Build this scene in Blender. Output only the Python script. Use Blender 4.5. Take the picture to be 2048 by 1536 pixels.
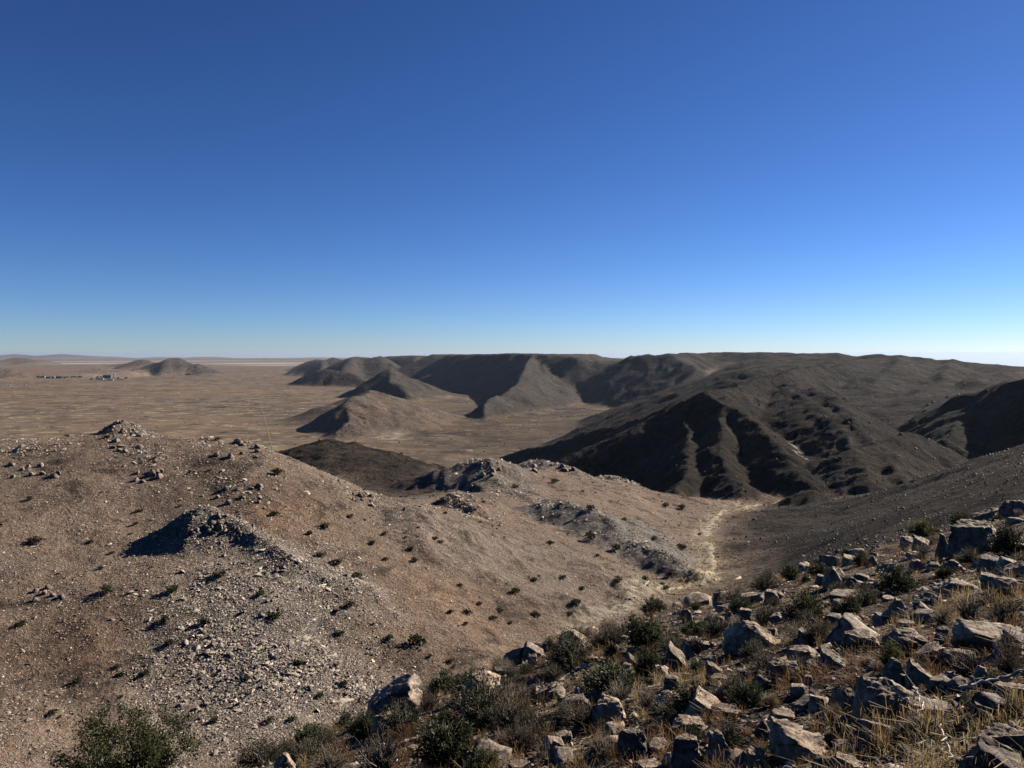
import bpy, bmesh, math, random, re
import numpy as np
from mathutils import Vector, Matrix

random.seed(7)
RNG = np.random.default_rng(7)
SC = bpy.context.scene
COL = SC.collection
for o in list(bpy.data.objects):
    bpy.data.objects.remove(o)

# ------------------------------------------------------------------ camera, sky, sun, exposure
F_PX = 1538.0            # focal length in pixels of the 2048-wide photograph
EYE = 210.0              # the eye stands 210 m above the plain
EYE_ROW = 704.0          # the photograph's row at eye level
PITCH = math.atan((768.0 - EYE_ROW) / F_PX)
cam_d = bpy.data.cameras.new('camera')
cam_d.sensor_width = 36.0
cam_d.lens = 36.0 * F_PX / 2048.0
cam_d.clip_start = 0.1
cam_d.clip_end = 200000.0
cam = bpy.data.objects.new('camera', cam_d)
COL.objects.link(cam)
cam.location = (0, 0, EYE)
cam.rotation_euler = (math.radians(90) - PITCH, 0, 0)
SC.camera = cam

SUN_AZ, SUN_EL = math.radians(58), math.radians(27.5)   # azimuth clockwise from the view direction
world = bpy.data.worlds.new('World')
SC.world = world
world.use_nodes = True
wn, wl = world.node_tree.nodes, world.node_tree.links
wn.clear()
sky_n = wn.new('ShaderNodeTexSky')
sky_n.sky_type = 'NISHITA'
sky_n.sun_disc = False
sky_n.sun_elevation = SUN_EL
sky_n.sun_rotation = SUN_AZ
sky_n.altitude = 3000
sky_n.air_density = 1.0
sky_n.dust_density = 0.7
sky_n.ozone_density = 6.0
bg = wn.new('ShaderNodeBackground')
bg.inputs['Strength'].default_value = 0.0525
gm = wn.new('ShaderNodeGamma')
gm.inputs['Gamma'].default_value = 1.22
tint = wn.new('ShaderNodeMix')
tint.data_type = 'RGBA'; tint.blend_type = 'MULTIPLY'
tint.inputs['Factor'].default_value = 1.0
tint.inputs[7].default_value = (.555, .535, .585, 1)
wo = wn.new('ShaderNodeOutputWorld')
wl.new(sky_n.outputs[0], gm.inputs['Color'])
wl.new(gm.outputs[0], tint.inputs[6])
hs = wn.new('ShaderNodeHueSaturation')
hs.inputs['Saturation'].default_value = 1.035
wl.new(tint.outputs[2], hs.inputs['Color'])
wl.new(hs.outputs[0], bg.inputs[0])
wl.new(bg.outputs[0], wo.inputs[0])

sun_d = bpy.data.lights.new('sun', 'SUN')
sun_d.energy = 5.0
sun_d.angle = math.radians(0.5)
sun_d.color = (1.0, 0.91, 0.80)
sun = bpy.data.objects.new('sun', sun_d)
COL.objects.link(sun)
S_DIR = Vector((math.sin(SUN_AZ) * math.cos(SUN_EL), math.cos(SUN_AZ) * math.cos(SUN_EL), math.sin(SUN_EL)))
sun.rotation_euler = (-S_DIR).to_track_quat('-Z', 'Y').to_euler()

vs = SC.view_settings
vs.view_transform = 'Standard'
vs.look = 'None'
vs.exposure = 1.15
vs.gamma = 1.0
vs.use_curve_mapping = False
SC.render.engine = 'CYCLES'
SC.cycles.use_denoising = True
SC.cycles.max_bounces = 4
SC.cycles.diffuse_bounces = 0
SC.cycles.glossy_bounces = 1
SC.cycles.transmission_bounces = 1
SC.cycles.volume_bounces = 0
SC.cycles.transparent_max_bounces = 4

# ------------------------------------------------------------------ picks: photograph pixel + distance -> point
CP, SP = math.cos(PITCH), math.sin(PITCH)
def at(px, py, Y):
    """world point on the ray through photo pixel (px, py), Y metres ahead"""
    u = (px - 1024.0) / F_PX
    v = (768.0 - py) / F_PX
    dy = CP + v * SP
    dz = -SP + v * CP
    t = Y / dy
    return np.array([u * t, Y, EYE + dz * t])

# ------------------------------------------------------------------ numpy noise
def _hash(ix, iy, seed):
    h = (ix.astype(np.uint32) * np.uint32(374761393)) ^ (iy.astype(np.uint32) * np.uint32(668265263)) ^ np.uint32((seed * 2246822519 + 3266489917) & 0xffffffff)
    h ^= h >> np.uint32(15); h *= np.uint32(2246822519)
    h ^= h >> np.uint32(13); h *= np.uint32(3266489917)
    h ^= h >> np.uint32(16)
    return h

def gnoise(x, y, seed=0):
    """gradient noise, about -1..1"""
    fx, fy = np.floor(x), np.floor(y)
    ix, iy = fx.astype(np.int64), fy.astype(np.int64)
    tx, ty = x - fx, y - fy
    u = tx * tx * tx * (tx * (tx * 6 - 15) + 10)
    v = ty * ty * ty * (ty * (ty * 6 - 15) + 10)
    def g(ax, ay, dx, dy):
        a = _hash(ax, ay, seed).astype(np.float64) * (2 * math.pi / 4294967296.0)
        return np.cos(a) * dx + np.sin(a) * dy
    n00 = g(ix, iy, tx, ty); n10 = g(ix + 1, iy, tx - 1, ty)
    n01 = g(ix, iy + 1, tx, ty - 1); n11 = g(ix + 1, iy + 1, tx - 1, ty - 1)
    a = n00 + u * (n10 - n00); b = n01 + u * (n11 - n01)
    return 1.5 * (a + v * (b - a))

def sstep(a, b, x):
    t = np.clip((x - a) / (b - a), 0, 1)
    return t * t * (3 - 2 * t)

# ------------------------------------------------------------------ the lie of the land
R_EARTH = 7.4e6
def logpolar(x, y):
    r = np.sqrt(x * x + y * y)
    return np.arctan2(x, y) * 1.6, np.log(r + 3.0)

class Spline:
    """thin-plate spline through scattered picks, in azimuth / log-distance"""
    def __init__(s, P, lam=1e-3):
        P = np.array(P, float)
        s.c = np.stack(logpolar(P[:, 0], P[:, 1]), 1)
        n = len(P)
        d2 = ((s.c[:, None] - s.c[None]) ** 2).sum(2)
        K = s.k(d2) + lam * np.eye(n)
        Q = np.hstack([np.ones((n, 1)), s.c])
        A = np.vstack([np.hstack([K, Q]), np.hstack([Q.T, np.zeros((3, 3))])])
        s.w = np.linalg.solve(A, np.concatenate([P[:, 2], np.zeros(3)]))
    @staticmethod
    def k(d2):
        return 0.5 * d2 * np.log(d2 + 1e-12)
    def __call__(s, x, y):
        a, l = logpolar(x, y)
        out = np.full(a.shape, s.w[-3]) + s.w[-2] * a + s.w[-1] * l
        for i in range(len(s.c)):
            out += s.w[i] * s.k((a - s.c[i, 0]) ** 2 + (l - s.c[i, 1]) ** 2)
        return out

NEAR = []
def near_plane(x, y):
    return 208.3 - 0.33 * y + 0.25 * x
# the slope underfoot
for (x, y) in [(0, 0), (0, 3), (3, 3), (-3, 3), (0, 7), (4, 7), (8, 7), (-4, 7), (-6, 3), (10, 4), (0, 12), (6, 12), (12, 12), (18, 10), (-3, 12),
               (0, 17), (7, 20), (15, 22), (25, 18), (5, 26), (12, 32), (20, 31), (28, 28), (-6, -8), (6, -8), (0, -25), (30, -10), (25, 0), (-25, -15), (60, -20), (-20, -60), (0, -60), (50, -60)]:
    NEAR.append((x, y, near_plane(x, y)))
P_ = lambda px, py, Y: NEAR.append(tuple(at(px, py, Y)))
def Z_(px, Y, z):
    p = at(px, 900, Y); NEAR.append((p[0], p[1], z))
# hidden drop from the brow to the gully
for (px, Y, z) in [(-400, 14, 200.3), (0, 14, 201.2), (307, 13.5, 202.0), (307, 30, 192), (307, 55, 178), (0, 30, 190), (0, 50, 178), (-400, 35, 185), (-400, 60, 175), (700, 18, 201.0), (700, 38, 190), (700, 70, 172),
                   (1024, 24, 200.0), (1024, 45, 190), (1024, 85, 172.5), (1250, 30, 198.7), (1250, 60, 186), (1250, 110, 167), (1436, 40, 196.9), (1436, 70, 186.5), (1436, 120, 169.5), (1436, 165, 157),
                   (1600, 45, 196.4), (1600, 90, 184), (1800, 45, 198.3), (1800, 80, 189.5), (2030, 45, 199.8), (2030, 90, 189)]:
    Z_(px, Y, z)
# the gully and the basin
for p in [(-200, 1560, 76), (0, 1536, 80), (400, 1480, 90), (700, 1420, 100), (900, 1340, 112), (1100, 1290, 130), (1300, 1190, 191), (1430, 1160, 222), (1400, 1080, 330), (1490, 1020, 460),
          (1000, 1200, 145), (1000, 1100, 182), (1000, 1045, 242), (900, 1200, 136), (900, 1100, 170), (900, 1030, 226), (1150, 1200, 166), (1150, 1120, 212), (1250, 1100, 243), (1250, 1030, 340),
          (1350, 1040, 370), (1250, 974, 480), (1100, 948, 420), (1330, 994, 520), (980, 964, 390), (760, 1005, 255), (850, 1002, 300)]:
    P_(*p)
# the near stony hill
def hill_col(px, py0, Y0, s, rows):
    k0 = (py0 - EYE_ROW) / F_PX
    for r in rows:
        k = (r - EYE_ROW) / F_PX
        P_(px, r, Y0 * (k0 + s) / (k + s))
hill_col(-300, 1480, 86, .28, (1300, 1100, 990, 930))
hill_col(0, 1480, 88, .28, (1300, 1100, 990, 935))
hill_col(240, 1480, 90, .28, (1300, 1100, 980, 876))
hill_col(440, 1480, 91, .28, (1300, 1100, 980, 890))
hill_col(560, 1460, 93, .26, (1300, 1100, 980, 912))
hill_col(650, 1440, 96, .22, (1300, 1100, 1010, 952))
hill_col(740, 1400, 102, .18, (1300, 1150, 1060, 1002))
# back of the near hill, down to the plain
for (px, Y, z) in [(-700, 260, 165), (-300, 260, 160), (-300, 400, 100), (-300, 650, 30), (-300, 950, 2), (0, 230, 176), (0, 330, 135), (0, 480, 80), (0, 700, 25), (0, 1000, 1), (240, 250, 172), (240, 330, 140), (240, 480, 85), (240, 720, 25), (240, 1000, 1),
                   (450, 240, 170), (450, 330, 145), (450, 480, 105), (450, 680, 55), (450, 900, 15), (450, 1150, 1),
                   (600, 230, 165), (600, 320, 148), (600, 480, 133)]:
    Z_(px, Y, z)
# dark hill past the saddle, and the drop to the valley
for p in [(560, 912, 590), (650, 897, 620), (700, 901, 620), (800, 928, 590), (870, 940, 560), (850, 960, 470), (760, 975, 420), (700, 960, 430)]:
    P_(*p)
for (px, Y, z) in [(600, 850, 55), (650, 900, 50), (650, 1250, 4), (560, 800, 60), (560, 1200, 2), (750, 850, 60), (750, 1200, 6), (850, 750, 70), (850, 1000, 25), (850, 1300, 4), (965, 560, 105), (965, 800, 48), (965, 1100, 12), (965, 1400, 1), (1100, 600, 92), (1100, 900, 35), (1100, 1300, 8),
                   (1200, 700, 70), (1320, 640, 86), (1480, 590, 97), (1600, 550, 106), (1830, 640, 92), (1740, 680, 90), (1640, 720, 88), (1200, 1000, 30), (1300, 800, 66), (1400, 740, 80), (1500, 680, 87), (1550, 800, 84)]:
    Z_(px, Y, z)
# the long slope on the right
for p in [(1600, 1120, 215), (1600, 1060, 325), (1500, 1080, 275), (1520, 1040, 370), (1741, 1080, 105), (1741, 1040, 195), (1741, 1005, 370), (1900, 1050, 130), (1900, 990, 260), (2030, 965, 140), (2030, 930, 245), (2048, 890, 350), (1930, 931, 400), (1820, 970, 450), (1700, 996, 490), (1640, 1010, 500), (2200, 880, 300), (2200, 850, 420)]:
    P_(*p)
for (px, Y, z) in [(2030, 470, 138), (2030, 620, 112), (1930, 540, 112), (2200, 600, 150), (2600, 200, 205), (2600, 500, 215), (2600, 1200, 200), (2400, 900, 175)]:
    Z_(px, Y, z)
# upland on the right
for p in [(1800, 776, 1700), (1900, 792, 1350), (1750, 816, 1250), (1800, 845, 1050), (1650, 775, 1600), (1850, 750, 2100), (1700, 753, 2000), (1500, 728, 2600), (1600, 718, 2800), (2048, 768, 1700), (2300, 785, 1500), (1560, 810, 1250), (1450, 735, 2700)]:
    P_(*p)
for (px, Y, z) in [(1700, 3600, 165), (2000, 3000, 120), (2300, 2800, 90), (2048, 2600, 135), (1850, 2900, 150), (2500, 2500, 100), (1500, 4200, 160), (1400, 3900, 160), (1800, 4200, 110), (2200, 4200, 40), (1800, 5500, 50), (1400, 6000, 50),
                   (1900, 780, 99), (2000, 760, 102), (2120, 700, 112), (1850, 740, 97), (2250, 680, 135), (1950, 1100, 142), (2048, 1080, 150)]:
    Z_(px, Y, z)
# the plain and its bay
for (px, Y) in [(1200, 3050), (1250, 2500), (1300, 2900), (1150, 2100), (1100, 2600), (1050, 1800), (1000, 2300), (900, 1700), (900, 2400), (800, 1600), (800, 2600), (700, 1600), (900, 3200), (600, 1600), (600, 2400), (600, 3600), (400, 1500), (400, 2600), (200, 1500), (200, 2600), (0, 1400), (0, 2600), (-400, 1400), (-400, 2600), (-1200, 1500),
                (0, 4500), (400, 4500), (800, 4500), (1000, 3500), (-400, 4500), (1300, 2200), (1200, 1700)]:
    Z_(px, Y, 0.0)
# behind the camera
for (x, y, z) in [(-90, 60, 172), (-160, 120, 160), (-200, 0, 180), (-120, -80, 205), (80, 60, 203), (150, 50, 222), (250, -50, 235), (100, -150, 240), (-150, -250, 235), (0, -200, 240), (-600, -200, 150), (-900, 400, 40), (-1500, -500, 20), (600, -300, 250), (1500, 300, 230), (800, -1500, 230), (-700, -1500, 150), (2500, -800, 210), (-3000, -1500, 5), (0, -3500, 200), (-2500, 1200, 0), (400, 250, 235)]:
    NEAR.append((x, y, z))
BASE = Spline(NEAR)

def base_height(x, y):
    z = BASE(x, y)
    r = np.sqrt(x * x + y * y)
    z = np.where(z > 0, z, z * 0.08)          # the plain is almost level
    az = np.arctan2(x, y)
    low = np.minimum(np.maximum(r - 3500, 0) * 0.016, 700.0) * sstep(.19, .42, az)        # behind the upland the land falls away
    return z * (1 - sstep(4200, 6500, r)) - r * r / (2 * R_EARTH) - low

# ridges: crest picks, slope to the left and to the right of the walking direction, crest rounding, shelf width
RIDGES = []
def ridge(name, picks, sl=.55, sr=None, rnd=6.0, shelf=0.0, warp=1.0):
    if name in ('dark_massif', 'valley_knoll'):            # the massif stands a little nearer than first judged
        picks = [(a, b, c * (.87 if c < 1060 else .87 + .13 * min(1, (c - 1060) / 300))) for a, b, c in picks]
    P = np.array([at(*p) for p in picks])
    RIDGES.append(dict(name=name, P=P, sl=sl, sr=sl if sr is None else sr, rnd=rnd, shelf=shelf, warp=warp))

# far range on the skyline
ridge('far_range', [(-500, 709, 42000), (-100, 711, 42000), (0, 710, 42000), (30, 708, 42000), (60, 710, 42000), (125, 708, 42000), (180, 710, 42000), (215, 713, 42000), (280, 714.5, 42000), (340, 714, 42000), (395, 712.5, 42000), (450, 714.5, 42000), (482, 716, 42000), (530, 715, 42000), (560, 717, 42000)], .12, rnd=80)
ridge('far_range', [(560, 716.5, 46000), (600, 714.5, 46000), (700, 715, 46000)], .12, rnd=80)
# koppies on the plain
ridge('double_koppie', [(-40, 723, 14500), (12, 717.5, 14500), (30, 715, 14500), (50, 715.5, 14500), (62, 719, 14500), (74, 719, 14300), (86, 720, 14300), (99, 725, 14300)], .28, rnd=30)
ridge('cone_koppie', [(274, 724, 9900), (285, 715.5, 9900), (297, 722, 9900)], .42, rnd=12)
ridge('cone_koppie', [(236, 729, 11500), (248, 726, 11500)], .2, rnd=20)
ridge('broad_koppie', [(296, 740, 7500), (316, 722, 7500), (324, 720, 7500), (330, 721, 7450), (345, 716.5, 7400), (360, 716, 7400), (376, 722, 7350), (388, 729, 7300), (400, 727, 7300), (415, 734, 7250), (430, 742, 7200)], .5, rnd=14)
ridge('broad_koppie', [(345, 717, 7400), (335, 733, 7150), (325, 745, 6950)], .5, rnd=10)
ridge('broad_koppie', [(262, 741, 7150), (275, 731.5, 7150), (290, 740, 7100)], .5, rnd=8)
ridge('low_koppie', [(195, 738, 8600), (207, 735, 8600), (220, 738, 8600)], .16, rnd=20)
ridge('edge_koppie', [(-100, 737, 6300), (-20, 735.5, 6300), (5, 736, 6300), (20, 740, 6250), (36, 748, 6200)], .3, rnd=14)
ridge('edge_koppie', [(-100, 731, 8200), (10, 733, 8200)], .2, rnd=14)
ridge('mine_mound', [(165, 749, 6450), (180, 746.5, 6450), (192, 749, 6450)], .12, rnd=12)
ridge('mine_mound', [(228, 745, 6900), (246, 741, 6900), (262, 746, 6800)], .2, rnd=10)
# the range, from far to near
ridge('far_spur', [(562, 741, 9000), (598, 726, 9000), (625, 716, 9000), (660, 714, 9000), (740, 713, 9400)], .5, rnd=15)
ridge('far_spur', [(622, 717, 9000), (618, 732, 8500)], .5, rnd=10)
ridge('second_spur', [(580, 745, 7300), (622, 722, 7300), (640, 715.5, 7200), (690, 715, 7000), (730, 713, 7000)], .5, rnd=12)
ridge('second_spur', [(640, 716, 7200), (645, 734, 6700), (640, 745, 6400)], .5, rnd=8)
ridge('dark_spur', [(600, 757, 5100), (638, 739, 5000), (652, 738, 4950), (682, 743, 4850), (712, 753, 4750), (735, 766, 4650)], .5, rnd=8)
ridge('round_mountain', [(658, 737, 5700), (690, 718, 5750), (707, 710, 5750), (735, 709, 5750), (757, 711, 5700), (768, 714, 5650), (792, 736, 5500), (806, 750, 5400)], .52, .52, rnd=14)
ridge('round_mountain', [(707, 711, 5750), (690, 738, 5300), (668, 752, 5150)], .55, rnd=8)
ridge('back_mesa', [(760, 713, 7000), (800, 712, 6800), (830, 711, 6600), (870, 711, 6500), (884, 717, 6400), (894, 726, 6350), (915, 742, 6300)], .55, rnd=10, shelf=60)
ridge('back_mesa', [(832, 712, 6600), (828, 736, 5950), (820, 756, 5500)], .5, rnd=8)
ridge('back_mesa', [(858, 712, 6500), (868, 735, 6100)], .5, rnd=8)
ridge('pyramid_hill', [(704, 784, 3650), (738, 760, 3650), (773, 738, 3650), (800, 756, 3700), (830, 770, 3750), (860, 785, 3800)], .6, .5, rnd=5)
ridge('pyramid_hill', [(773, 738, 3650), (778, 765, 3480), (795, 768, 3430), (812, 792, 3310), (822, 803, 3260)], .36, .66, rnd=2)
ridge('great_mesa', [(899, 717, 4950), (915, 711, 4850), (950, 709, 4500), (1000, 708, 4250), (1060, 707.5, 4000), (1120, 710, 3800), (1165, 716, 3700), (1218, 728, 3650)], .58, rnd=3, shelf=40)
ridge('great_mesa', [(960, 709, 5600), (1100, 709, 5000), (1230, 722, 4700)], .4, rnd=20, shelf=300)
ridge('great_mesa', [(1058, 709, 3960), (1052, 736, 3480), (1037, 768, 2980), (1012, 787, 2760), (990, 796, 2650), (974, 801, 2580), (962, 818, 2470), (966, 841, 2360)], .42, .66, rnd=2)
ridge('great_mesa', [(1075, 722, 3800), (1110, 765, 3400), (1140, 795, 3200)], .4, .5, rnd=5)
ridge('far_knoll', [(1180, 719, 7000), (1215, 715, 7000), (1260, 717, 7000)], .3, rnd=20)
ridge('rim_mountain', [(1218, 729, 3650), (1260, 713, 3500), (1295, 708, 3420), (1315, 710, 3350), (1330, 708, 3300), (1390, 706, 3500), (1450, 705, 3600), (1560, 706, 3600)], .5, rnd=8)
ridge('rim_mountain', [(1330, 708, 3300), (1362, 724, 3080), (1389, 741, 2900), (1374, 766, 2760), (1352, 788, 2680)], .6, .5, rnd=5)
ridge('rim_mountain', [(1262, 714, 3480), (1290, 742, 3280), (1300, 770, 3180)], .5, rnd=6)
# upland skyline
ridge('upland', [(1450, 705.5, 3600), (1560, 706, 3300), (1571, 709, 3200), (1650, 707, 3000), (1720, 716, 2700), (1745, 713, 2600), (1800, 713, 2500), (1850, 719, 2400), (1930, 726, 2300), (2048, 738, 2200), (2300, 765, 2000)], .28, rnd=20)
ridge('upland', [(1940, 729, 3600), (2048, 735, 3600), (2200, 740, 3600)], .2, rnd=30)
ridge('upland', [(1600, 716, 2900), (1610, 733, 2300), (1560, 737, 2050), (1500, 739, 2100), (1450, 749, 2200), (1370, 776, 2400), (1290, 802, 2600)], .34, .34, rnd=14)
ridge('upland', [(1745, 714, 2600), (1700, 730, 2200), (1660, 742, 1950)], .34, rnd=14)
ridge('upland', [(1860, 722, 2350), (1800, 738, 2000), (1740, 755, 1700)], .28, rnd=14)
ridge('upland', [(1800, 713, 2500), (1792, 734, 2080), (1765, 758, 1700), (1738, 786, 1400)], .5, .5, rnd=6)
ridge('upland', [(1905, 724, 2320), (1895, 748, 1850), (1855, 776, 1480), (1806, 812, 1210)], .5, .5, rnd=6)
ridge('upland', [(2048, 738, 2200), (2015, 750, 1750), (1965, 762, 1400)], .5, .5, rnd=6)
ridge('upland', [(1665, 707, 2980), (1690, 726, 2500), (1680, 745, 2050), (1655, 760, 1750)], .5, .5, rnd=6)
# the dark massif
ridge('dark_massif', [(1010, 917, 1400), (1080, 893, 1320), (1180, 862, 1250), (1290, 830, 1150), (1350, 812, 1080), (1415, 789, 1030), (1468, 773, 1100), (1510, 757, 1200), (1560, 756, 1250), (1600, 738, 1500), (1640, 728, 1800)], .5, .74, rnd=5)
ridge('dark_massif', [(1180, 850, 1800), (1270, 813, 1700), (1340, 791, 1600), (1400, 776, 1500), (1440, 767, 1400), (1475, 768, 1300)], .4, .45, rnd=8)
ridge('dark_massif', [(1350, 812, 1080), (1368, 846, 975), (1380, 900, 850), (1388, 945, 735), (1350, 985, 640)], .72, .74, rnd=2)
ridge('dark_massif', [(1415, 789, 1030), (1462, 816, 950), (1510, 850, 880), (1552, 890, 800), (1592, 932, 715), (1625, 965, 640)], .66, .74, rnd=2)
ridge('dark_massif', [(1456, 795, 1010), (1440, 850, 900), (1446, 900, 800), (1462, 930, 745), (1505, 987, 606)], .68, .72, rnd=2)
ridge('dark_massif', [(1560, 757, 1250), (1620, 776, 1120), (1668, 800, 1030), (1700, 830, 950), (1722, 862, 870), (1752, 892, 800)], .6, .46, rnd=3)
ridge('dark_massif', [(1568, 770, 1180), (1632, 808, 1020), (1676, 838, 930), (1692, 872, 860), (1696, 905, 790)], .6, .44, rnd=2)
ridge('valley_knoll', [(1650, 958, 690), (1700, 906, 720), (1750, 888, 770), (1800, 868, 810), (1842, 872, 840)], .6, .56, rnd=3)
ridge('valley_knoll', [(1750, 888, 770), (1770, 925, 700), (1800, 960, 640)], .6, .5, rnd=3)
ridge('valley_knoll', [(1700, 906, 720), (1728, 940, 660), (1740, 965, 625)], .6, .5, rnd=3)
ridge('shadow_hill', [(1845, 866, 1000), (1880, 822, 985), (1930, 787, 960), (1985, 768, 930), (2048, 752, 880), (2200, 728, 820)], .5, .72, rnd=6)
ridge('shadow_hill', [(1930, 787, 960), (1925, 830, 890), (1900, 880, 800)], .6, .65, rnd=4)
# ridges in the middle of the valley mouth
ridge('pale_pyramid', [(790, 800, 2600), (760, 792, 2500), (744, 783, 2450), (722, 792, 2280), (702, 796, 2160), (688, 812, 2090), (692, 838, 1990), (686, 850, 1940)], .30, .60, rnd=3)
ridge('pale_pyramid', [(744, 783, 2450), (765, 790, 2420), (800, 802, 2450)], .5, .3, rnd=3)
ridge('pale_pyramid', [(710, 850, 1990), (684, 846, 1935), (668, 860, 1880), (657, 884, 1815)], .34, .6, rnd=2.5)
ridge('pale_pyramid', [(960, 838, 2330), (975, 842, 2290), (985, 838, 2310)], .5, rnd=2)
# the low dark ridge behind the near hill
ridge('dark_hill', [(552, 909, 600), (600, 895, 612), (640, 884, 620), (672, 886, 618), (700, 890, 612), (735, 901, 600), (770, 910, 588), (850, 930, 560), (905, 946, 545)], .34, .42, rnd=3)
ridge('dark_hill', [(640, 884, 620), (668, 915, 540), (700, 950, 470)], .34, .42, rnd=3)
ridge('dark_hill', [(740, 945, 500), (785, 930, 520), (830, 936, 520), (880, 948, 500)], .34, .34, rnd=3)
# knobs near by
ridge('scree_knob', [(394, 1036, 142.5), (404, 1024, 140.9), (425, 1030, 140), (460, 1043, 139), (500, 1059, 137.6), (580, 1098, 131), (660, 1145, 129), (740, 1200, 127)], .65, .6, rnd=.6)
ridge('near_hill_rock', [(205, 882, 190), (228, 864, 189), (245, 858, 188), (275, 866, 187), (300, 880, 184)], .55, rnd=1)
ridge('near_hill_rock', [(245, 860, 188), (252, 890, 180), (262, 935, 170)], .5, .6, rnd=.8)
ridge('near_hill_rock', [(410, 884, 185), (425, 877, 186), (450, 878, 186), (500, 892, 182), (530, 905, 178)], .5, rnd=1)
ridge('near_hill_rock', [(262, 940, 169), (270, 932, 170), (300, 940, 168), (330, 960, 163)], .5, .7, rnd=.5)
ridge('near_hill_rock', [(420, 975, 159), (440, 962, 161), (480, 985, 156), (520, 1010, 152)], .5, .6, rnd=.5)
ridge('near_hill_rock', [(-30, 935, 170), (30, 928, 170), (70, 925, 171), (110, 932, 170)], .4, rnd=.8)
ridge('near_hill_rock', [(690, 978, 176), (720, 986, 173), (745, 1000, 171)], .4, rnd=.6)
ridge('middle_knob', [(940, 935, 405), (967, 917, 400), (990, 942, 372), (1030, 982, 333), (1062, 1004, 312)], .34, .36, rnd=.8)
ridge('middle_knob', [(1030, 920, 445), (1045, 914, 440), (1085, 918, 432), (1130, 932, 428), (1165, 946, 425)], .5, rnd=1)
ridge('middle_knob', [(1195, 955, 470), (1215, 948, 475), (1250, 962, 480), (1280, 975, 480)], .5, rnd=1)
ridge('grey_knob', [(1085, 1014, 286), (1108, 1003, 283), (1132, 998, 280), (1180, 1020, 266), (1250, 1061, 246), (1320, 1105, 229), (1385, 1150, 214)], .42, .30, rnd=1)
ridge('small_knob', [(905, 1002, 264), (925, 992, 260), (945, 1028, 242), (962, 1057, 232)], .34, .46, rnd=.7)
ridge('dark_mound', [(1590, 1013, 480), (1640, 985, 472), (1690, 1008, 462)], .5, rnd=2)
ridge('dark_mound', [(1340, 1000, 470), (1360, 992, 470), (1385, 1005, 455)], .45, rnd=1.5)

def nth(k):
    return ('first', 'second', 'third', 'fourth', 'fifth', 'sixth', 'seventh', 'eighth', 'ninth', 'tenth', 'eleventh', 'twelfth', 'thirteenth', 'fourteenth', 'fifteenth', 'sixteenth', 'seventeenth', 'eighteenth', 'nineteenth', 'twentieth')[k]
USED = set()
def once(label):
    if label in USED: label = 'another ' + label
    k = 2
    while label in USED:
        label = re.sub('^another( [a-z]+ more)?', 'another %s more' % ('', '', 'one', 'two', 'three', 'four', 'five', 'six', 'seven', 'eight', 'nine', 'ten', 'eleven', 'twelve')[min(k, 13)], label); k += 1
        if k > 13: break
    USED.add(label)
    return label

def smax(a, b, k):
    h = np.clip(0.5 + 0.5 * (b - a) / k, 0, 1)
    return a + (b - a) * h + k * h * (1 - h)

def ridge_surface(R, x, y):
    P = R['P']
    best = np.full(x.shape, -1e9)
    for i in range(len(P) - 1):
        a, b = P[i], P[i + 1]
        d = b[:2] - a[:2]
        L2 = d @ d
        t = np.clip(((x - a[0]) * d[0] + (y - a[1]) * d[1]) / L2, 0, 1)
        ex, ey = x - (a[0] + t * d[0]), y - (a[1] + t * d[1])
        dist = np.sqrt(ex * ex + ey * ey) + 1e-9
        side = (d[0] * ey - d[1] * ex) / (math.sqrt(L2) * dist)      # +1 left of the walk, -1 right
        w = 0.5 + 0.5 * np.clip(side, -1, 1)
        s = R['sl'] * w + R['sr'] * (1 - w)
        dd = np.maximum(dist - R['shelf'], 0)
        dd = np.sqrt(dd * dd + R['rnd'] ** 2) - R['rnd']
        z = a[2] + t * (b[2] - a[2]) - s * dd
        best = np.maximum(best, z)
    return best

def lod(r, lam):
    return sstep(0.8, 2.4, lam / (r * np.where(r < 1500, .0072, .010) + 0.05))

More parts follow.
